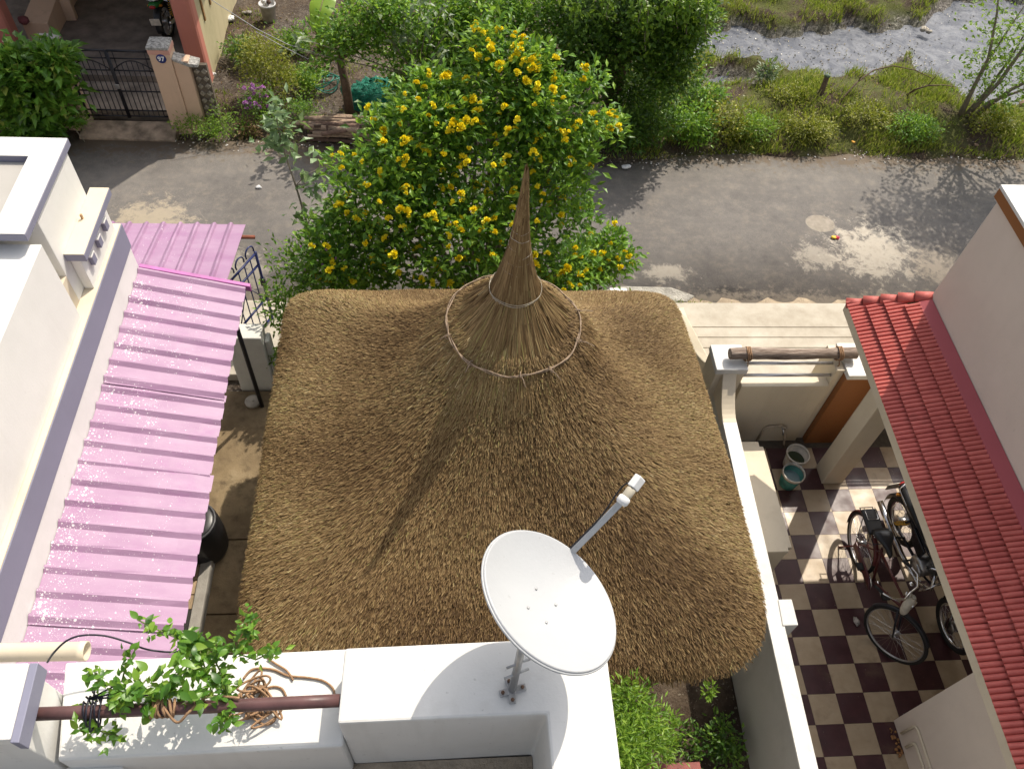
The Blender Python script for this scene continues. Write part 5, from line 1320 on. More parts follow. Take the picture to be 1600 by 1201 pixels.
# --- pale sapling over the lane
def sapling():
    base = Vector((-1.75, 7.55, -.3))
    top = [ay(480, 350, 7.7), ay(462, 290, 7.8), ay(440, 225, 7.9), ay(432, 185, 7.9)]
    side = [ay(505, 290, 7.8), ay(470, 250, 7.9), ay(415, 235, 7.9), ay(440, 165, 7.95), ay(500, 330, 7.7), ay(470, 325, 7.7), ay(515, 345, 7.6), ay(450, 205, 7.9), ay(425, 205, 7.95), ay(495, 265, 7.85)]
    t = thing('sapling', 'slender pale-leaved sapling leaning over the lane left of the yellow flowers', 'tree', base)
    m = MB(); m.tube([base, base.lerp(Vector(top[0]), .6)] + top, [.022, .018, .015, .012, .009, .005], 8); m.build('trunk', PALEBARK, t)
    rng = np.random.default_rng(31); C = []; O = []
    for q in side + top[2:]:
        src = min([Vector(x) for x in top], key=lambda v: (v - Vector(q)).length) if q not in top else Vector(q) - Vector((0, 0, .05))
        m = MB(); m.tube([src, src.lerp(Vector(q), .5) + Vector((0, 0, .04)), Vector(q)], [.007, .005, .003], 5); m.build('twig', PALEBARK, t)
        for _ in range(17):
            u = rng.uniform(.2, 1.1); p = np.array(src.lerp(Vector(q), u)) + rng.normal(0, .075, 3); C.append(p); O.append(rng.normal(0, 1, 3) + [0, 0, .2])
    leaves('crown', LG_GREY, t, np.array(C), .155, .072, 5, .1, outward=np.array(O) * .5)
sapling()
# --- pink-flowered low shrub by the left hut corner
def pink_shrub():
    bl = [(ay(490, 400, 7.1), (.35, .3, .35), 34, 20, .08), (ay(455, 440, 7.0), (.30, .3, .4), 30, 20, .09), (ay(520, 430, 6.9), (.4, .3, .5), 36, 20, .09), (ay(440, 480, 6.75), (.18, .22, .35), 18, 18, .07), (ay(430, 560, 6.4), (.08, .1, .08), 5, 14, .04)]
    t, CC, A = shrub('low_shrub', 'dark low shrub with small mauve flowers at the hut corner nearest the blue gate', 'shrub', (-1.6, 6.9, -.25), bl, LG_SHRUB, .07, .032, BARK, .018, 41)
    heads = [flower_mesh(s, 4, .022, PURP) for s in (5, 6)]
    place_flowers(t, heads, [ay(470 + 8 * k, 385 + (k * 37) % 60, 6.85) for k in range(10)], 4)
pink_shrub()

# --- creeper on the rail: each leaf is its own part
def creeper():
    t = thing('creeper', 'leafy green creeper climbing over the brown rail and white parapet', 'creeper', (-1.05, 1.1, 4.75))
    rng = random.Random(14)
    def leafmesh(seed):
        rg = np.random.default_rng(seed); L, W = 1.0, .44; xs = np.array([0, .08, .2, .35, .5, .65, .8, .92, 1]); wd = np.array([.03, .28, .43, .5, .46, .36, .21, .09, .0]) * W * 1.2
        V = []; 
        for x, w_ in zip(xs, wd):
            dz = -.12 * x * x + .05 * math.sin(x * 3); V += [(x, -w_, .14 * w_ + dz), (x, 0, dz), (x, w_, .14 * w_ + dz)]
        Fc = []
        for k in range(8): Fc += [(3 * k, 3 * k + 3, 3 * k + 4, 3 * k + 1), (3 * k + 1, 3 * k + 4, 3 * k + 5, 3 * k + 2)]
        me = fast_mesh('leaf', V, Fc, np.full(len(Fc), seed * .13 % 1), True); me.materials.append(LG_VINE); return me
    LM = [leafmesh(s) for s in range(4)]
    stalks = [  # photo tracks with heights: each a shoot with leaves
        ([(235, 1105, 4.86), (250, 1080, 4.92), (280, 1050, 4.93), (300, 1020, 4.92), (310, 1000, 4.92)], 44, .030, .055),
        ([(300, 1010, 4.9), (285, 1000, 4.93), (250, 985, 4.95), (215, 968, 4.97)], 22, .015, .045),
        ([(240, 1090, 4.9), (200, 1080, 4.92), (165, 1068, 4.93), (140, 1055, 4.95)], 30, .022, .045),
        ([(230, 1060, 4.9), (210, 1080, 4.93), (190, 1090, 4.92), (180, 1100, 4.9)], 26, .028, .05),
        ([(310, 1010, 4.9), (340, 1015, 4.92), (375, 1010, 4.95), (390, 985, 5.0), (392, 965, 5.03)], 40, .022, .040),
        ([(370, 1020, 4.93), (400, 1030, 4.95), (425, 1018, 4.97), (430, 1012, 5.0)], 14, .018, .038),
        ([(310, 1010, 4.9), (318, 1035, 4.88), (325, 1060, 4.88), (350, 1085, 4.88)], 30, .03, .048),
        ([(335, 1030, 4.88), (350, 1060, 4.88), (355, 1085, 4.88), (350, 1120, 4.84), (352, 1130, 4.83)], 30, .026, .045),
        ([(270, 1080, 4.89), (300, 1090, 4.9), (335, 1088, 4.9)], 22, .022, .045),
        ([(130, 1105, 4.86), (135, 1130, 4.83), (165, 1145, 4.81), (190, 1150, 4.80)], 26, .020, .042),
        ([(190, 1065, 4.9), (195, 1045, 4.93), (205, 1025, 4.95), (200, 1015, 4.96)], 8, .012, .030),
    ]
    n = 0; STEMM = plain('green_stem', (.14, .18, .05), .7, .2, 20, 0)
    for trk, cnt, spread, size in stalks:
        P = [at_z(*q) for q in trk]; m = MB(); m.tube(P, .0035, 5); m.build('stem', STEMM, t)
        for k in range(cnt):
            u = rng.uniform(0, len(P) - 1.001); i = int(u); p = P[i].lerp(P[i + 1], u - i)
            p = p + Vector((rng.gauss(0, spread), rng.gauss(0, spread), rng.gauss(0, spread * .8) + .012))
            if p.z < 4.665: p.z = 4.665 + rng.uniform(0, .03)
            if n >= 296: break
            o = link_mesh('leaf', rng.choice(LM), None, t, p - worg(t)); s = size * rng.uniform(.7, 1.35); o.scale = (s, s, s)
            o.rotation_euler = (rng.gauss(0, .45), rng.gauss(.15, .4), rng.uniform(0, 6.28)); n += 1
    rg = np.random.default_rng(15); C = []
    for trk, cnt, spread, size in stalks:
        P = [at_z(*q) for q in trk]
        for k in range(int(cnt * 1.9)):
            u = rg.uniform(0, len(P) - 1.001); i = int(u); p = P[i].lerp(P[i + 1], u - i); p = np.array(p) + rg.normal(0, spread * .9, 3); p[2] = max(p[2], 4.67); C.append(p)
    leaves('small_leaves', LG_VINE, t, np.array(C), .045, .021, 16, .15)
creeper()

# --- garden corner under the parapet at the bottom
def garden_corner():
    shrub('garden_shrub', 'lime green feathery shrub growing against the foreground white wall', 'shrub', (1.25, 1.45, -.22),
          [(tuple(at_z(985, 1095, 1.75)), (.16, .18, .22), 30, 26, .06), (tuple(at_z(1000, 1145, 1.7)), (.20, .16, .24), 36, 26, .06), (tuple(at_z(970, 1170, 1.8)), (.12, .16, .26), 30, 26, .06), (tuple(at_z(1035, 1150, 1.5)), (.11, .12, .18), 16, 24, .05), (tuple(at_z(990, 1195, 1.75)), (.16, .16, .26), 24, 24, .06)],
          LG_LIME, .07, .017, PALEBARK, .012, 51)
    shrub('garden_shrub', 'dark leafy plant in the shade beside the garden wall', 'shrub', tuple(at_z(1125, 1170, -.2)),
          [(tuple(at_z(1128, 1150, .02)), (.16, .18, .12), 16, 20, .05), (tuple(at_z(1140, 1180, .0)), (.12, .16, .1), 10, 20, .05), (tuple(at_z(1085, 1160, -.05)), (.16, .14, .06), 10, 18, .05)], LG_DARK, .06, .028, BARK, .008, 52)
    shrub('seedling', 'small bright seedling under the near right eave of the hut', 'plant', tuple(at_z(1105, 1085, -.2)),
          [(tuple(at_z(1105, 1078, .35)), (.06, .06, .05), 5, 12, .03)], LG_LIME, .07, .025, PALEBARK, .006, 53)
    t = thing('garden_bench', 'red brown slatted bench end at the bottom of the garden', 'bench', (2.2, 1.5, -.2))
    RB_ = plain('red_brown_timber', (.22, .06, .05), .6, .25, 12, .3)
    for k in range(4):
        m = MB(); y = 1.60 - k * .11; m.box(1.85, 2.40, y - .095, y, .18, .215); m.build('slat', RB_, t, .006)
    for x in (1.92, 2.33):
        for y in (1.25, 1.55):
            m = MB(); m.box(x - .03, x + .03, y - .03, y + .03, -.22, .178); m.build('leg', RB_, t, .004)
garden_corner()

# --- far side, left to right
def far_side():
    g97 = 'plants on the far verge'
    shrub('bush', 'glossy bright green bush in front of the left gate post', 'bush', (-6.6, 11.6, -.3),
          [(ay(55, 130, 11.55), (.55, .35, .55), 60, 20, .12), (ay(20, 170, 11.5), (.5, .35, .4), 44, 20, .12), (ay(85, 95, 11.6), (.28, .25, .16), 20, 20, .09), (ay(60, 195, 11.5), (.4, .3, .25), 30, 20, .10), (ay(10, 110, 11.6), (.35, .3, .3), 26, 20, .1)],
          LG_GLOSS, .20, .105, BARK, .03, 61)
    shrub('weed_clump', 'weeds at the foot of the 97 gate post', 'weeds', (-4.0, 11.85, -.3), [(ay(300, 195, 11.75), (.35, .12, .10), 22, 20, .05), (ay(345, 190, 11.8), (.22, .2, .22), 22, 22, .06), (ay(330, 205, 11.6), (.3, .1, .06), 14, 20, .05)], LG_LIME, .06, .018, PALEBARK, .006, 62)
    shrub('weed_clump', 'dark weeds between the leafy bush and the black gate', 'weeds', (-5.95, 11.55, -.3), [(ay(112, 190, 11.6), (.2, .12, .12), 14, 20, .05), (ay(125, 180, 11.7), (.12, .12, .16), 8, 20, .05)], LG_SHRUB, .07, .02, PALEBARK, .006, 63)
    t, CC, A = shrub('feathery_shrub', 'yellow green feathery shrub right of the peach house', 'shrub', tuple(at_z(415, 150, -.3)),
          [(ay(415, 100, 13.0), (.42, .4, .40), 60, 26, .08), (ay(440, 125, 12.9), (.34, .3, .25), 34, 26, .08), (ay(400, 80, 13.1), (.26, .3, .24), 26, 26, .08)], LG_YEL, .08, .022, PALEBARK, .018, 64)
    t, CC, A = shrub('flowering_shrub', 'low shrub with mauve flowers beside the feathery yellow shrub', 'shrub', tuple(at_z(395, 200, -.3)),
          [(ay(405, 160, 12.3), (.30, .3, .30), 40, 22, .07), (ay(385, 195, 12.0), (.22, .2, .14), 18, 22, .06), (ay(425, 190, 12.1), (.26, .2, .16), 20, 22, .06)], LG_SHRUB, .05, .022, BARK, .014, 65)
    place_flowers(t, [flower_mesh(s, 5, .04, PURP) for s in (7, 8)], [(p[0], p[1] - .08, p[2] + .07) for p in CC[:30]], 9)
    shrub('dry_shrub', 'dry brown leaf heap under the mauve flowers', 'leaf litter', tuple(at_z(385, 200, -.3)), [(ay(388, 200, 11.9), (.22, .2, .06), 16, 20, .05)], LG_BROWN, .08, .03, BARK, .006, 66)
    shrub('herb', 'low green herb patch left of the firewood pile', 'plant', tuple(at_z(480, 200, -.3)), [(ay(480, 180, 12.3), (.30, .25, .14), 34, 22, .05), (ay(465, 160, 12.6), (.25, .2, .1), 18, 22, .05)], LG_SHRUB, .05, .02, PALEBARK, .006, 67)
    for k, (px, py, lab) in enumerate(((455, 60, 'leafy weed clump below the banana leaf'), (375, 75, 'low weed clump along the peach house wall'), (470, 120, 'weed clump between the feathery shrub and the hose'))):
        shrub('weed_clump', lab, 'weeds', tuple(at_z(px, py + 12, -.3)), [(tuple(at_z(px, py, -.12)), (.32, .25, .13), 24, 22, .07), (tuple(at_z(px + 12, py + 14, -.18)), (.22, .2, .08), 12, 20, .06)], [LG_SHRUB, LG_DARK, LG_LIME][k], .085, .034, PALEBARK, .007, 110 + k, group=g97)
    # tree with trunk beside the green net
    shrub('small_tree', 'thin-crowned tree with dark trunk standing by the green net heap', 'tree', (-1.66, 12.45, -.32),
          [(ay(560, 40, 12.2), (.50, .4, .36), 46, 20, .10), (ay(520, 60, 12.3), (.42, .35, .32), 34, 20, .10), (ay(610, 70, 12.2), (.45, .35, .34), 36, 20, .10), (ay(590, 15, 12.2), (.5, .4, .25), 36, 20, .1), (ay(490, 110, 12.5), (.2, .2, .15), 9, 14, .07), (ay(640, 30, 12.1), (.36, .3, .3), 26, 20, .10)],
          LG_SHRUB, .10, .05, BARK, .03, 68, tree=True, trunk=([(-1.66, 12.45, -.36), (-1.68, 12.45, .3), (-1.72, 12.42, .8)], [.085, .075, .065]))
    # broad grey-leaved milkweed
    t = thing('milkweed', 'pale grey-green broad-leaved milkweed among the background trees', 'plant', tuple(at_z(650, 90, -.3)))
    rng = np.random.default_rng(70); C = []; O = []
    for px, py in ((655, 12), (668, 35), (640, 60), (690, 15), (700, 48), (650, 95), (612, 62), (630, 30), (685, 80), (470, 60), (580, 20), (690, 95), (462, 78)):
        q = ay(px, py, 11.9); b = Vector(ay(650, 120, 12.3)); m = MB(); m.tube([b, b.lerp(Vector(q), .6), Vector(q)], [.012, .009, .005], 5); m.build('stem', PALEBARK, t)
        for k in range(9): C.append(np.array(q) + rng.normal(0, .07, 3)); O.append(rng.normal(0, 1, 3))
    leaves('foliage', LG_PALE, t, np.array(C), .16, .075, 71, .3, outward=np.array(O) * .6)
    # banana
    t = thing('banana_plant', 'banana plant with one broad torn leaf at the top edge', 'plant', (-2.35, 14.6, -.3))
    m = MB(); m.tube([(-2.35, 14.6, -.36), (-2.3, 14.6, .5), (-2.25, 14.55, 1.3)], [.10, .085, .06], 10); m.build('trunk', plain('banana_stem', (.20, .20, .07), .7, .3, 8, .2), t)
    BAN = leafmat('banana_leaf', [(0, (.24, .40, .04)), (1, (.36, .50, .09))], .45, .35)
    def bleaf(path, width, seed):
        P = [Vector(p) for p in path]; n = 14; rows = []
        rg = random.Random(seed)
        for k in range(n + 1):
            u = k / n * (len(P) - 1); i = min(int(u), len(P) - 2); c = P[i].lerp(P[i + 1], u - i); d = (P[i + 1] - P[i]).normalized(); sd_ = d.cross(Vector((0, -.4, 1))).normalized()
            w_ = width * math.sin(math.pi * min(1, .12 + .86 * k / n)) ** .6
            rows.append([c - sd_ * w_ + Vector((0, 0, -.03 + rg.uniform(-.02, .02))), c - sd_ * w_ * .5 + Vector((0, 0, .012)), c, c + sd_ * w_ * .5 + Vector((0, 0, .012)), c + sd_ * w_ + Vector((0, 0, -.03 + rg.uniform(-.02, .02)))])
        V = [tuple(p - worg(t)) for r in rows for p in r]; Fc = [(5 * k + q, 5 * k + q + 1, 5 * k + q + 6, 5 * k + q + 5) for k in range(n) for q in range(4)]
        o = link_mesh('leaf', fast_mesh('leaf', V, Fc, np.full(len(Fc), .5), True), BAN, t)
        m = MB(); m.tube(P, .012, 6); m.build('midrib', MATS['banana_stem'], o) if False else m.build('midrib', MATS['banana_stem'], t)
    bleaf([ay(520, -30, 13.2), ay(507, -8, 12.9), ay(500, 18, 12.6), ay(492, 50, 12.4)], .20, 1)
    bleaf([ay(530, -30, 13.8), ay(545, -10, 13.7), ay(548, 8, 13.6)], .12, 2)
    bleaf([(-2.25, 14.55, 1.3), (-2.6, 14.9, 1.9), (-3.0, 15.2, 1.8)], .17, 3); bleaf([(-2.25, 14.55, 1.3), (-1.9, 14.9, 2.0), (-1.4, 15.0, 1.9)], .17, 4)
    # background trees behind the yellow shrub
    shrub('background_tree', 'dense mid green tree behind the yellow shrub, left of the dark vine tree', 'tree', (.3, 13.4, -.35),
          [(ay(690, 60, 12.6), (.75, .5, .5), 90, 26, .12), (ay(760, 20, 12.9), (.8, .5, .5), 90, 26, .12), (ay(720, 120, 12.4), (.6, .4, .4), 60, 26, .11), (ay(640, 120, 12.5), (.45, .35, .35), 40, 24, .11), (ay(850, 40, 12.9), (.7, .5, .6), 80, 26, .12)],
          LG_SHRUB, .11, .052, BARK, .05, 72, tree=True, trunk=([(.3, 13.4, -.4), (.32, 13.3, .2), (.36, 13.2, .6)], [.11, .10, .08]))
    t, CC, A = shrub('vine_tree', 'large dark tree hung with bright vines at the top of the picture', 'tree', (3.05, 12.6, -.35),
          [(ay(960, 40, 12.3), (.95, .6, .6), 130, 28, .12), (ay(1040, 40, 12.2), (.75, .55, .6), 110, 28, .12), (ay(900, 110, 12.4), (.6, .5, .6), 80, 28, .12), (ay(1050, 110, 12.0), (.5, .4, .45), 70, 28, .11), (ay(980, 120, 12.6), (.7, .4, .6), 60, 28, .12), (ay(930, 10, 13.0), (.9, .6, .7), 80, 28, .13), (ay(1080, 20, 12.1), (.42, .4, .5), 60, 28, .1), (tuple((3.1, 12.9, 2.9)), (1.3, .8, .6), 120, 26, .14)],
          LG_DARK, .105, .056, BARK, .07, 73, tree=True, trunk=([(3.05, 12.6, -.4), (3.0, 12.55, .3), (3.05, 12.5, 1.0)], [.17, .14, .12]))
    rng = np.random.default_rng(74); C = []; O = []
    for px, y0, y1 in ((1000, -10, 50), (1010, 0, 80), (1060, -10, 45), (1090, -20, 30), (1105, -20, 60), (950, -10, 30), (900, -10, 25), (1040, -10, 30), (1075, 0, 60)):
        m = MB(); P = [ay(px + 3 * math.sin(k), y0 + (y1 - y0) * k / 6, 11.65) for k in range(7)]; m.tube(P, .006, 5); m.build('vine_stem', PALEBARK, t)
        for k in range(60):
            u = rng.uniform(0, 1); C.append(np.array(ay(px + rng.normal(0, 8), y0 + (y1 - y0) * u, 11.65)) + rng.normal(0, .03, 3)); O.append((0, -.5, -.4))
    leaves('vine', LG_LIME, t, np.array(C), .10, .06, 75, -.1, outward=np.array(O, float))
    # low shrubs along the far kerb
    lows = [((960, 215), 'dark leafy shrub at the kerb just right of the yellow flowers', LG_DARK, ((.5, .3, .32), 54), 81), ((1015, 205), 'dark blue-green shrub at the kerb under the vine tree', LG_DARK, ((.45, .3, .38), 54), 82), ((1075, 205), 'mixed green shrub at the kerb right of the vine tree', LG_SHRUB, ((.42, .3, .36), 50), 83), ((1130, 200), 'feather-leaved shrub at the kerb below the wet channel', LG_YEL, ((.40, .3, .36), 46), 84),
            ((1000, 165), 'shaded shrub behind the kerb at the foot of the vine tree trunk', LG_DARK, ((.6, .3, .4), 56), 85), ((1095, 160), 'grey-green shrub on the bank right of the vine tree', LG_SHRUB, ((.4, .3, .3), 36), 86)]
    for (px, py), lab, mat, (r, n), sd_ in lows:
        c = at_z(px, py + 18, -.25); shrub('kerb_shrub', lab, 'shrub', (c.x, c.y, -.3), [((c.x, c.y + .1, -.25 + r[2] * .8), r, n, 24, .09)], mat, .095, .042, BARK, .014, sd_, group=g97)
    shrub('milkweed', 'pale milkweed plant at the edge of the wet channel', 'plant', tuple(at_z(1200, 125, -.3)), [(tuple(at_z(1198, 112, .05)), (.14, .14, .22), 12, 10, .06)], LG_PALE, .13, .06, PALEBARK, .012, 87)
    for k, (px, py, n, lab) in enumerate(((1255, 215, 50, 'olive bush at the right verge by the roadside'), (1170, 215, 40, 'bright weedy bush near the verge, left of the olive bush'), (1345, 195, 40, 'brownish bush in the middle of the right bank'), (1225, 165, 34, 'yellowing bush beside the old post'), (1420, 215, 40, 'green weedy bush left of the leaning tree foot'), (1540, 205, 34, 'weedy bush right of the leaning tree foot'))):
        c = at_z(px, py, -.2); shrub('verge_bush', lab, 'bush', (c.x, c.y, -.3), [((c.x, c.y, .0), (.42, .28, .20), n, 24, .07), ((c.x + .3, c.y + .1, -.08), (.3, .22, .12), n // 2, 22, .06)], [LG_YEL, LG_LIME, LG_YEL, LG_YEL, LG_SHRUB, LG_YEL][k], .08, .026, PALEBARK, .008, 90 + k, group=g97)
    # leaning multi-stemmed tree on the right
    b = at_z(1497, 190, -.2); t = thing('leaning_tree', 'sparse multi-stemmed tree leaning right over the pond', 'tree', (b.x, b.y, -.25))
    stemspx = [[(1497, 190, 12.6), (1525, 130, 12.6), (1545, 90, 12.6), (1558, 20, 12.6), (1562, -30, 12.6)], [(1500, 192, 12.6), (1560, 130, 12.5), (1610, 60, 12.5), (1650, 0, 12.4), (1690, -60, 12.3)], [(1505, 195, 12.6), (1580, 140, 12.45), (1640, 110, 12.3), (1720, 60, 12.1)], [(1500, 190, 12.6), (1540, 145, 12.7), (1580, 90, 12.8), (1620, 20, 13.0)], [(1510, 195, 12.5), (1545, 160, 12.5), (1600, 140, 12.4), (1640, 135, 12.3)], [(1495, 188, 12.6), (1530, 120, 12.8), (1560, 70, 13.0), (1600, 10, 13.1)]]
    rng = np.random.default_rng(99); C = []; O = []
    for s in stemspx:
        P = [Vector(ay(*q)) for q in s]; m = MB(); m.tube(P, [.045 * (1 - .8 * k / (len(P) - 1)) for k in range(len(P))], 7); m.build('limb', PALEBARK, t)
        for a, q in zip(P[1:-1], P[2:]):
            for k in range(20):
                e = a.lerp(q, rng.uniform(0, 1)) + Vector(rng.normal(0, .22, 3)); 
                for _ in range(7): C.append(np.array(e) + rng.normal(0, .09, 3)); O.append(rng.normal(0, 1, 3))
    # the high crown is above and right of the picture and throws the dappled shade on the lane
    for c, n in (((10.3, 12.2, 3.1), 120), ((11.4, 12.6, 3.5), 130), ((9.7, 12.7, 3.9), 100), ((12.4, 12.2, 3.2), 110), ((11.0, 11.7, 3.0), 95), ((13.2, 11.6, 3.4), 80), ((10.6, 12.0, 3.9), 110)):
        p, o, cc = clumps(rng, c, (.8, .6, .5), n, 13, .10); C += list(p); O += list(o)
        m = MB(); q = Vector(ay(1610, 60, 12.5)); m.tube([q, q.lerp(Vector(c), .5) + Vector((0, 0, .1)), Vector(c)], [.03, .022, .01], 6); m.build('limb', PALEBARK, t)
        for z in cc[:6]: m = MB(); m.tube([Vector(c), Vector(z)], [.012, .005], 5); m.build('twig', PALEBARK, t)
    leaves('crown', LG_LIME, t, np.array(C), .095, .045, 100, .1, outward=np.array(O, float) * .6)
    # dead bent branches
    for lab, trk in (('long bent dead branch arching over the grassy bank', [(1298, 175), (1320, 150), (1340, 128), (1365, 110), (1395, 103), (1430, 110), (1457, 123)]), ('short dead branch arching near the leaning tree', [(1415, 150), (1430, 140), (1450, 134), (1475, 133), (1495, 136)])):
        n = len(trk); P = [at_z(x, y, -.15 + .45 * math.sin(math.pi * k / (n - 1)) ** .8) for k, (x, y) in enumerate(trk)]
        t = thing('dead_branch', lab, 'branch', tuple(P[0])); m = MB(); m.tube(P, [.022 * (1 - .7 * k / (n - 1)) for k in range(n)], 7); m.build('branch', BARK, t)
        m = MB(); m.tube([P[2], P[2] + Vector((.12, .1, .14)), P[2] + Vector((.2, .22, .22))], [.01, .006, .003], 5); m.build('twig', BARK, t)
    p = at_z(1275, 165, -.15); t = thing('old_post', 'leaning old timber post on the grassy bank', 'post', tuple(p))
    m = MB(); m.tube([p - Vector((0, 0, .2)), p + Vector((.03, .06, .22)), p + Vector((.07, .16, .52))], [.06, .055, .045], 8); m.build('stake', BARK, t, .005)
    m = MB(); q = p + Vector((.07, .16, .52)); m.lathe([(.05, -.03), (.055, 0), (.04, .02)], q, 8, (.1, .25, 1)); m.build('cap', plain('mossy_cap', (.10, .14, .10), .9, .3, 20, .5), t)
far_side()

# --- grass: ground cover nobody could count
def grass():
    rng = np.random.default_rng(5)
    def field(N, x0, x1, y0, y1, dens):
        x = rng.uniform(x0, x1, N); y = rng.uniform(y0, y1, N); return x, y
    X = []; Y = []; H = []
    x, y = field(150000, 3.2, 15, 11.35, 19, None); h = ground_h(x, y)
    d = .5 + .5 * wob(x, y, 1.2, 5) + .35 * wob(x, y, 3.3, 2)
    k = (h > WATER_Z + .12 + .08 * wob(x, y, 3.7, 6)) & (rng.uniform(0, 1, len(x)) < np.clip(1.7 * (d - .30), .03, 1)) & (y > 11.62 + .08 * np.sin(3 * x)); X.append(x[k]); Y.append(y[k]); H.append(rng.uniform(.05, .15, k.sum()) * (1 + .8 * np.clip(wob(x, y, 1.7, 9), 0, 1)[k]))
    x, y = field(26000, -4.3, 3.4, 11.5, 16, None); d = wob(x, y, 1.9, 8) + .5 * wob(x, y, 4, 1)
    k = (rng.uniform(0, 1, len(x)) < np.clip(d * .9, .02, .8)) & (y > 11.75); X.append(x[k]); Y.append(y[k]); H.append(rng.uniform(.03, .10, k.sum()))
    x = rng.uniform(-4.6, 15, 5200); y = 11.64 - .28 * np.exp(-((x - 3.2) / 1.6) ** 2) + np.abs(rng.normal(0, .10, 5200)); d = wob(x, 0 * x, 2.3, 1)
    k = (rng.uniform(0, 1, len(x)) < .35 + .6 * d); X.append(x[k]); Y.append(y[k]); H.append(rng.uniform(.03, .09, k.sum()))
    x = rng.normal(3.1, .35, 260); y = rng.normal(7.98, .03, 260); X.append(x); Y.append(y); H.append(rng.uniform(.03, .08, 260))
    X = np.concatenate(X); Y = np.concatenate(Y); H = np.concatenate(H); N = len(X)
    z = ground_h(X, Y); z = np.where((Y < 11.6) & (Y > 7.9), np.maximum(z, -.30), z)
    lean = rng.normal(0, .35, (N, 2)) * H[:, None]; a = rng.uniform(0, np.pi, N); w_ = rng.uniform(.004, .010, N)
    B = np.stack([X, Y, z - .01], -1); sd_ = np.stack([np.cos(a) * w_, np.sin(a) * w_, 0 * a], -1)
    mid = B + np.stack([lean[:, 0] * .35, lean[:, 1] * .35, H * .6], -1); tip = B + np.stack([lean[:, 0] * 1.3, lean[:, 1] * 1.3, H], -1)
    V = np.stack([B - sd_, B + sd_, mid + sd_ * .8, mid - sd_ * .8, tip], 1).reshape(-1, 3); k = np.arange(N)[:, None] * 5
    Fc = np.concatenate([k + [0, 1, 2], k + [0, 2, 3], k + [3, 2, 4]], 1).reshape(-1, 3)
    o = link_mesh('grass', fast_mesh('grass', V, Fc, np.repeat(np.clip(rng.uniform(0, .9, N) + .18 * wob(X, Y, 1.1, 3), 0, 1), 3)), LG_GRASS)
    tag(o, 'patchy yellow-green grass and weeds on the far verge and bank', 'grass', kind='stuff')
    # dead leaves and twigs on the soil, pebbles and scraps by the kerb
    N = 5200; x = np.concatenate([rng.uniform(-4.2, 4, N // 2), rng.uniform(4, 14, N - N // 2)]); y = rng.uniform(11.4, 16.5, N); z = ground_h(x, y); k = z > WATER_Z
    leaves('leaf_litter', LG_BROWN, None, np.stack([x, y, z + .008], -1)[k], .06, .025, 7, .05); tag(bpy.data.objects['leaf_litter'], 'brown fallen leaves and twigs over the far soil', 'leaf litter', kind='stuff')
    N = 900; x = rng.uniform(-4.5, 13, N); y = 11.60 - .28 * np.exp(-((x - 3.2) / 1.6) ** 2) + rng.normal(0, .12, N); V = []; Fc = []; r = []
    for i in range(N):
        s = rng.uniform(.006, .022); b = len(V); z0 = -.30; q = rng.uniform(.6, 1.4, 6) * s
        V += [(x[i] + q[0], y[i], z0 + .3 * s), (x[i], y[i] + q[1], z0 + .3 * s), (x[i] - q[2], y[i], z0 + .3 * s), (x[i], y[i] - q[3], z0 + .3 * s), (x[i], y[i], z0 + q[4] * .8), (x[i], y[i], z0 - .01)]
        for f in ((0, 1, 4), (1, 2, 4), (2, 3, 4), (3, 0, 4)): Fc.append((b + f[0], b + f[1], b + f[2])); r.append(0)
        rr = rng.uniform(0, 1); r[-4:] = [rr] * 4
    o = link_mesh('pebbles', fast_mesh('pebbles', V, Fc, r), rndmat('pebble', [(0, (.16, .13, .10)), (.6, (.36, .32, .27)), (1, (.75, .73, .70))], .9)); tag(o, 'pebbles and pale grit along the far road edge', 'gravel', kind='stuff')
    # debris on the wet channel
    N = 1000; x = np.concatenate([rng.uniform(5.2, 10.4, N // 2), rng.uniform(9, 15, N - N // 2)]); y = np.concatenate([rng.normal(15.2, .5, N // 2), rng.uniform(13, 18, N - N // 2)]); z = np.maximum(ground_h(x, y), WATER_Z) ; k = ground_h(x, y) < -.38
    leaves('flotsam', leafmat('flotsam', [(0, (.06, .05, .035)), (.4, (.20, .17, .12)), (.75, (.45, .41, .33)), (1, (.75, .72, .66))], .05, .8), None, np.stack([x, y, z + .006], -1)[k], .06, .03, 17, .02); tag(bpy.data.objects['flotsam'], 'floating debris and dry scraps on the pond edge', 'debris', kind='stuff')
grass()

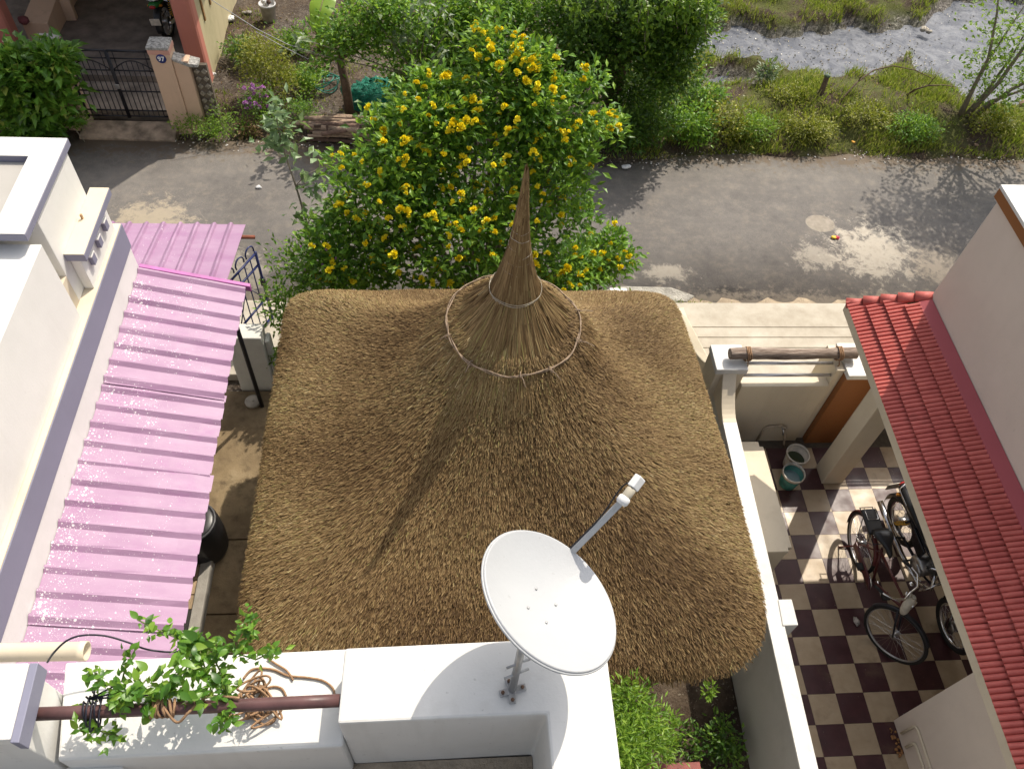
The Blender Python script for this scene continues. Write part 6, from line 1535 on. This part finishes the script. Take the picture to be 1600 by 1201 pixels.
# ================================================================== SMALL THINGS OVER THE ROAD
def far_things():
    rg = random.Random(33)
    # firewood pile
    WOODS = [plain('firewood' + c, v, .9, .35, 16, .6, 60, bdist=.01) for c, v in (('', (.22, .14, .105)), ('_pale', (.36, .26, .19)), ('_dark', (.11, .068, .05)))]
    t = thing('firewood_pile', 'pile of cut firewood stacked at the far edge of the lane', 'firewood', (-1.7, 11.9, -.33))
    for k in range(36):
        row = k // 9; x = -1.68 + rg.gauss(0, .16); y = 11.70 + (k % 9) * .05 + rg.uniform(-.02, .02); z = -.30 + row * .075 + rg.uniform(0, .02); L = rg.uniform(.30, .62); r = rg.uniform(.022, .044); a = rg.gauss(0, .12)
        dx, dy = math.cos(a) * L, math.sin(a) * L; m = MB(); m.tube([(x - dx, y - dy, z), (x, y, z + rg.uniform(-.01, .012)), (x + dx, y + dy, z + rg.uniform(-.015, .015))], [r, r * 1.05, r * .85], 7); m.build('log', rg.choice(WOODS), t)
    for x in (-1.98, -1.42):
        m = MB(); m.tube([(x, 11.71, -.36), (x + .01, 11.71, .03)], .022, 7); m.build('stake', WOODS[2], t)
    # green shade-net heap
    g = NG('green_net'); vv = g.n('ShaderNodeTexVoronoi'); vv.inputs['Scale'].default_value = 60; g.l(g.pos, vv.inputs['Vector'])
    g.col(g.ramp(vv.outputs['Distance'], [(.2, (.03, .36, .25)), (.6, (.012, .13, .09))])).set(.6, 0, .3).bump(g.noise(14, 6, .7), 1, .06)
    c = at_z(592, 150, -.2); t = thing('shade_net', 'heap of green shade net behind the firewood pile', 'net', (c.x, c.y, -.33))
    m = MB(); n, mm = 26, 10; vs = []
    for i in range(mm + 1):
        ph = math.pi / 2 * i / mm
        for k in range(n):
            a = 2 * math.pi * k / n; q = 1 + .10 * math.sin(5 * a + 3 * i) + .08 * math.sin(9 * a - i) + rg.uniform(-.03, .03)
            vs.append((c.x + .58 * q * math.cos(ph) * math.cos(a), c.y + .34 * q * math.cos(ph) * math.sin(a), -.33 + .42 * q * math.sin(ph)))
    m.add(vs, [(i * n + k, i * n + (k + 1) % n, (i + 1) * n + (k + 1) % n, (i + 1) * n + k) for i in range(mm) for k in range(n)] + [tuple(range(mm * n, mm * n + n))], True); m.build('heap', g.m, t)
    m = MB(); m.tube([(c.x - .55, c.y - .1, -.3), (c.x - .62, c.y - .12, .0), (c.x - .60, c.y - .05, .15)], [.05, .04, .02], 7); m.build('fold', g.m, t)
    # hose coil
    c = at_z(505, 128, -.28); t = thing('garden_hose', 'loose coil of green hose on the bare soil', 'hose', (c.x, c.y, -.33)); HM = plain('green_hose', (.02, .16, .12), .4, .2, 10, 0)
    for k in range(4):
        m = MB(); a_, b_ = .26 + rg.uniform(-.05, .06), .24 + rg.uniform(-.05, .05); ox, oy = rg.uniform(-.04, .04), rg.uniform(-.04, .04)
        m.tube([(c.x + ox + a_ * math.cos(q), c.y + oy + b_ * math.sin(q), -.30 + .10 * k * .35 + .05 * math.sin(q * 2 + k)) for q in np.linspace(0, 2 * math.pi, 26)[:-1]], .011, 6, closed=True); m.build('loop', HM, t)
    m = MB(); m.tube([(c.x + .1, c.y + .25, -.28), (c.x + .02, c.y, -.22), (c.x + .03, c.y - .28, -.28)], .011, 6); m.build('loose_end', HM, t)
    # white paint bucket and scraps
    c = at_z(421, 28, -.3); t = thing('bucket', 'white bucket heaped with rubbish at the top left of the soil', 'bucket', (c.x, c.y, -.34))
    BW = plain('white_bucket', (.55, .55, .56), .5, .2, 12, .1)
    m = MB(); m.lathe([(.001, 0), (.12, 0), (.155, .30), (.165, .30), (.165, .335), (.15, .335), (.145, .28), (.001, .26)], (c.x, c.y, -.34), 22, cap=False); m.build('pail', BW, t)
    m = MB(); m.tube([(c.x + .16 * math.cos(q), c.y + .16 * math.sin(q), -.02 + .03 * math.sin(q)) for q in np.linspace(-.3, 3.4, 12)], .005, 5); m.build('handle', GALV, t)
    for k in range(7): m = MB(); m.ball((c.x + rg.uniform(-.07, .07), c.y + rg.uniform(-.07, .07), .0 + rg.uniform(-.02, .04)), rg.uniform(.04, .06), 8, 5, .25, rg); m.build('rubbish', rg.choice([BW, WOODS[2], GREYPL]), t)
    PAP = plain('white_paper', (.66, .66, .66), .8, .2, 30, .4)
    def scrap(label, px, py, r, mat, z=-.32, cat='litter', n=3):
        c = at_z(px, py, z); t = thing('litter', label, cat, (c.x, c.y, z))
        for k in range(n):
            m = MB(); m.ball((c.x + rg.uniform(-r, r) * .7, c.y + rg.uniform(-r, r) * .6, z + r * .4), (r * rg.uniform(.5, .9), r * rg.uniform(.4, .8), r * .4), 8, 5, .3, rg); m.build('piece', mat, t)
    scrap('white scraps on soil beside the peach house wall', 358, 33, .10, PAP, n=6)
    scrap('small white scrap at the wall foot of the peach house', 336, 117, .06, PAP)
    scrap('pale rag lying on dark soil at the top left', 385, 22, .07, GREYPL)
    scrap('crumpled white paper on the lane left of the pale sapling', 405, 294, .045, PAP, -.29)
    scrap('scatter of pale plaster bits at the kerb under the dark shrub', 978, 263, .06, PAP, -.30, n=7)
    scrap('broken pale bricks on the far side of the pond channel', 1445, 50, .10, STONE, -.45, n=4)
    scrap('brown stone at the right edge of the pond', 1598, 168, .16, plain('brown_stone', (.25, .17, .12), .9, .3, 10, .6), -.40, 'stone', 2)
    scrap('small square pinkish stone on the verge under the leaning tree', 1527, 228, .05, MATS['brown_stone'], -.2, 'stone', 1)
    scrap('concrete block with dark hole beside the pale milkweed', 1195, 142, .10, GREYPL, -.3, 'block', 3)
    scrap('stick-like white scrap in the verge weeds', 1146, 200, .04, PAP, -.1, n=2)
    scrap('orange and yellow scrap on the verge', 1332, 222, .035, plain('orange_scrap', (.75, .38, .05), .6, .3, 20, 0), -.18, n=2)
    # snack packet on the lane
    c = at_z(1305, 372, -.285); t = thing('snack_packet', 'crumpled yellow and red packet lying on the lane', 'packet', tuple(c))
    for dx, mat in ((-.028, plain('yellow_foil', (.70, .48, .03), .35, .2, 20, .2)), (.028, plain('red_foil', (.45, .02, .05), .35, .2, 20, .2))):
        m = MB(); m.ball((c.x + dx, c.y, c.z + .018), (.045, .038, .018), 10, 6, .18, rg); m.build('half', mat, t)
    # overhead wire
    W = plain('grey_wire', (.35, .35, .36), .5, .1, 10, 0)
    for lab, P in (('thin wire sagging over the soil from the left to the sapling top', [(330, 0), (400, 45), (450, 70), (500, 85), (540, 90)]), ('second thin wire below the first near the house wall', [(400, 50), (440, 72), (480, 92), (530, 100)])):
        pts = [ay(x, y, 12.4) for x, y in P]; t = thing('sagging_wire', lab, 'wire', pts[0]); m = MB(); m.tube(pts, .006, 5); m.build('wire', W, t)
    # pale object against the hut's far eave
    t = thing('paver', 'pale rectangular stone at the road edge behind the hut', 'stone', (2.6, 8.1, -.3)); c = at_z(966, 457, -.25); m = MB(); m.box(c.x - .13, c.x + .13, c.y - .07, c.y + .07, -.32, -.22); m.build('slab', WHITE, t, .01)
far_things()

GROUPS = {'litter': 'scraps lying about the far side', 'sagging_wire': 'wires over the far soil', 'dead_branch': 'dead branches on the bank', 'coir_rope': 'ropes on the parapet', 'weed_clump': 'weed clumps on the far verge', 'bucket': 'buckets', 'gate_post': 'square gate posts', 'motorcycle': 'parked motorcycles', 'garden_shrub': 'garden plants at the bottom'}
for o in bpy.data.objects:
    if o.parent is None and 'category' in o and 'group' not in o:
        k = o.name.split('.')[0]
        if k in GROUPS: o['group'] = GROUPS[k]
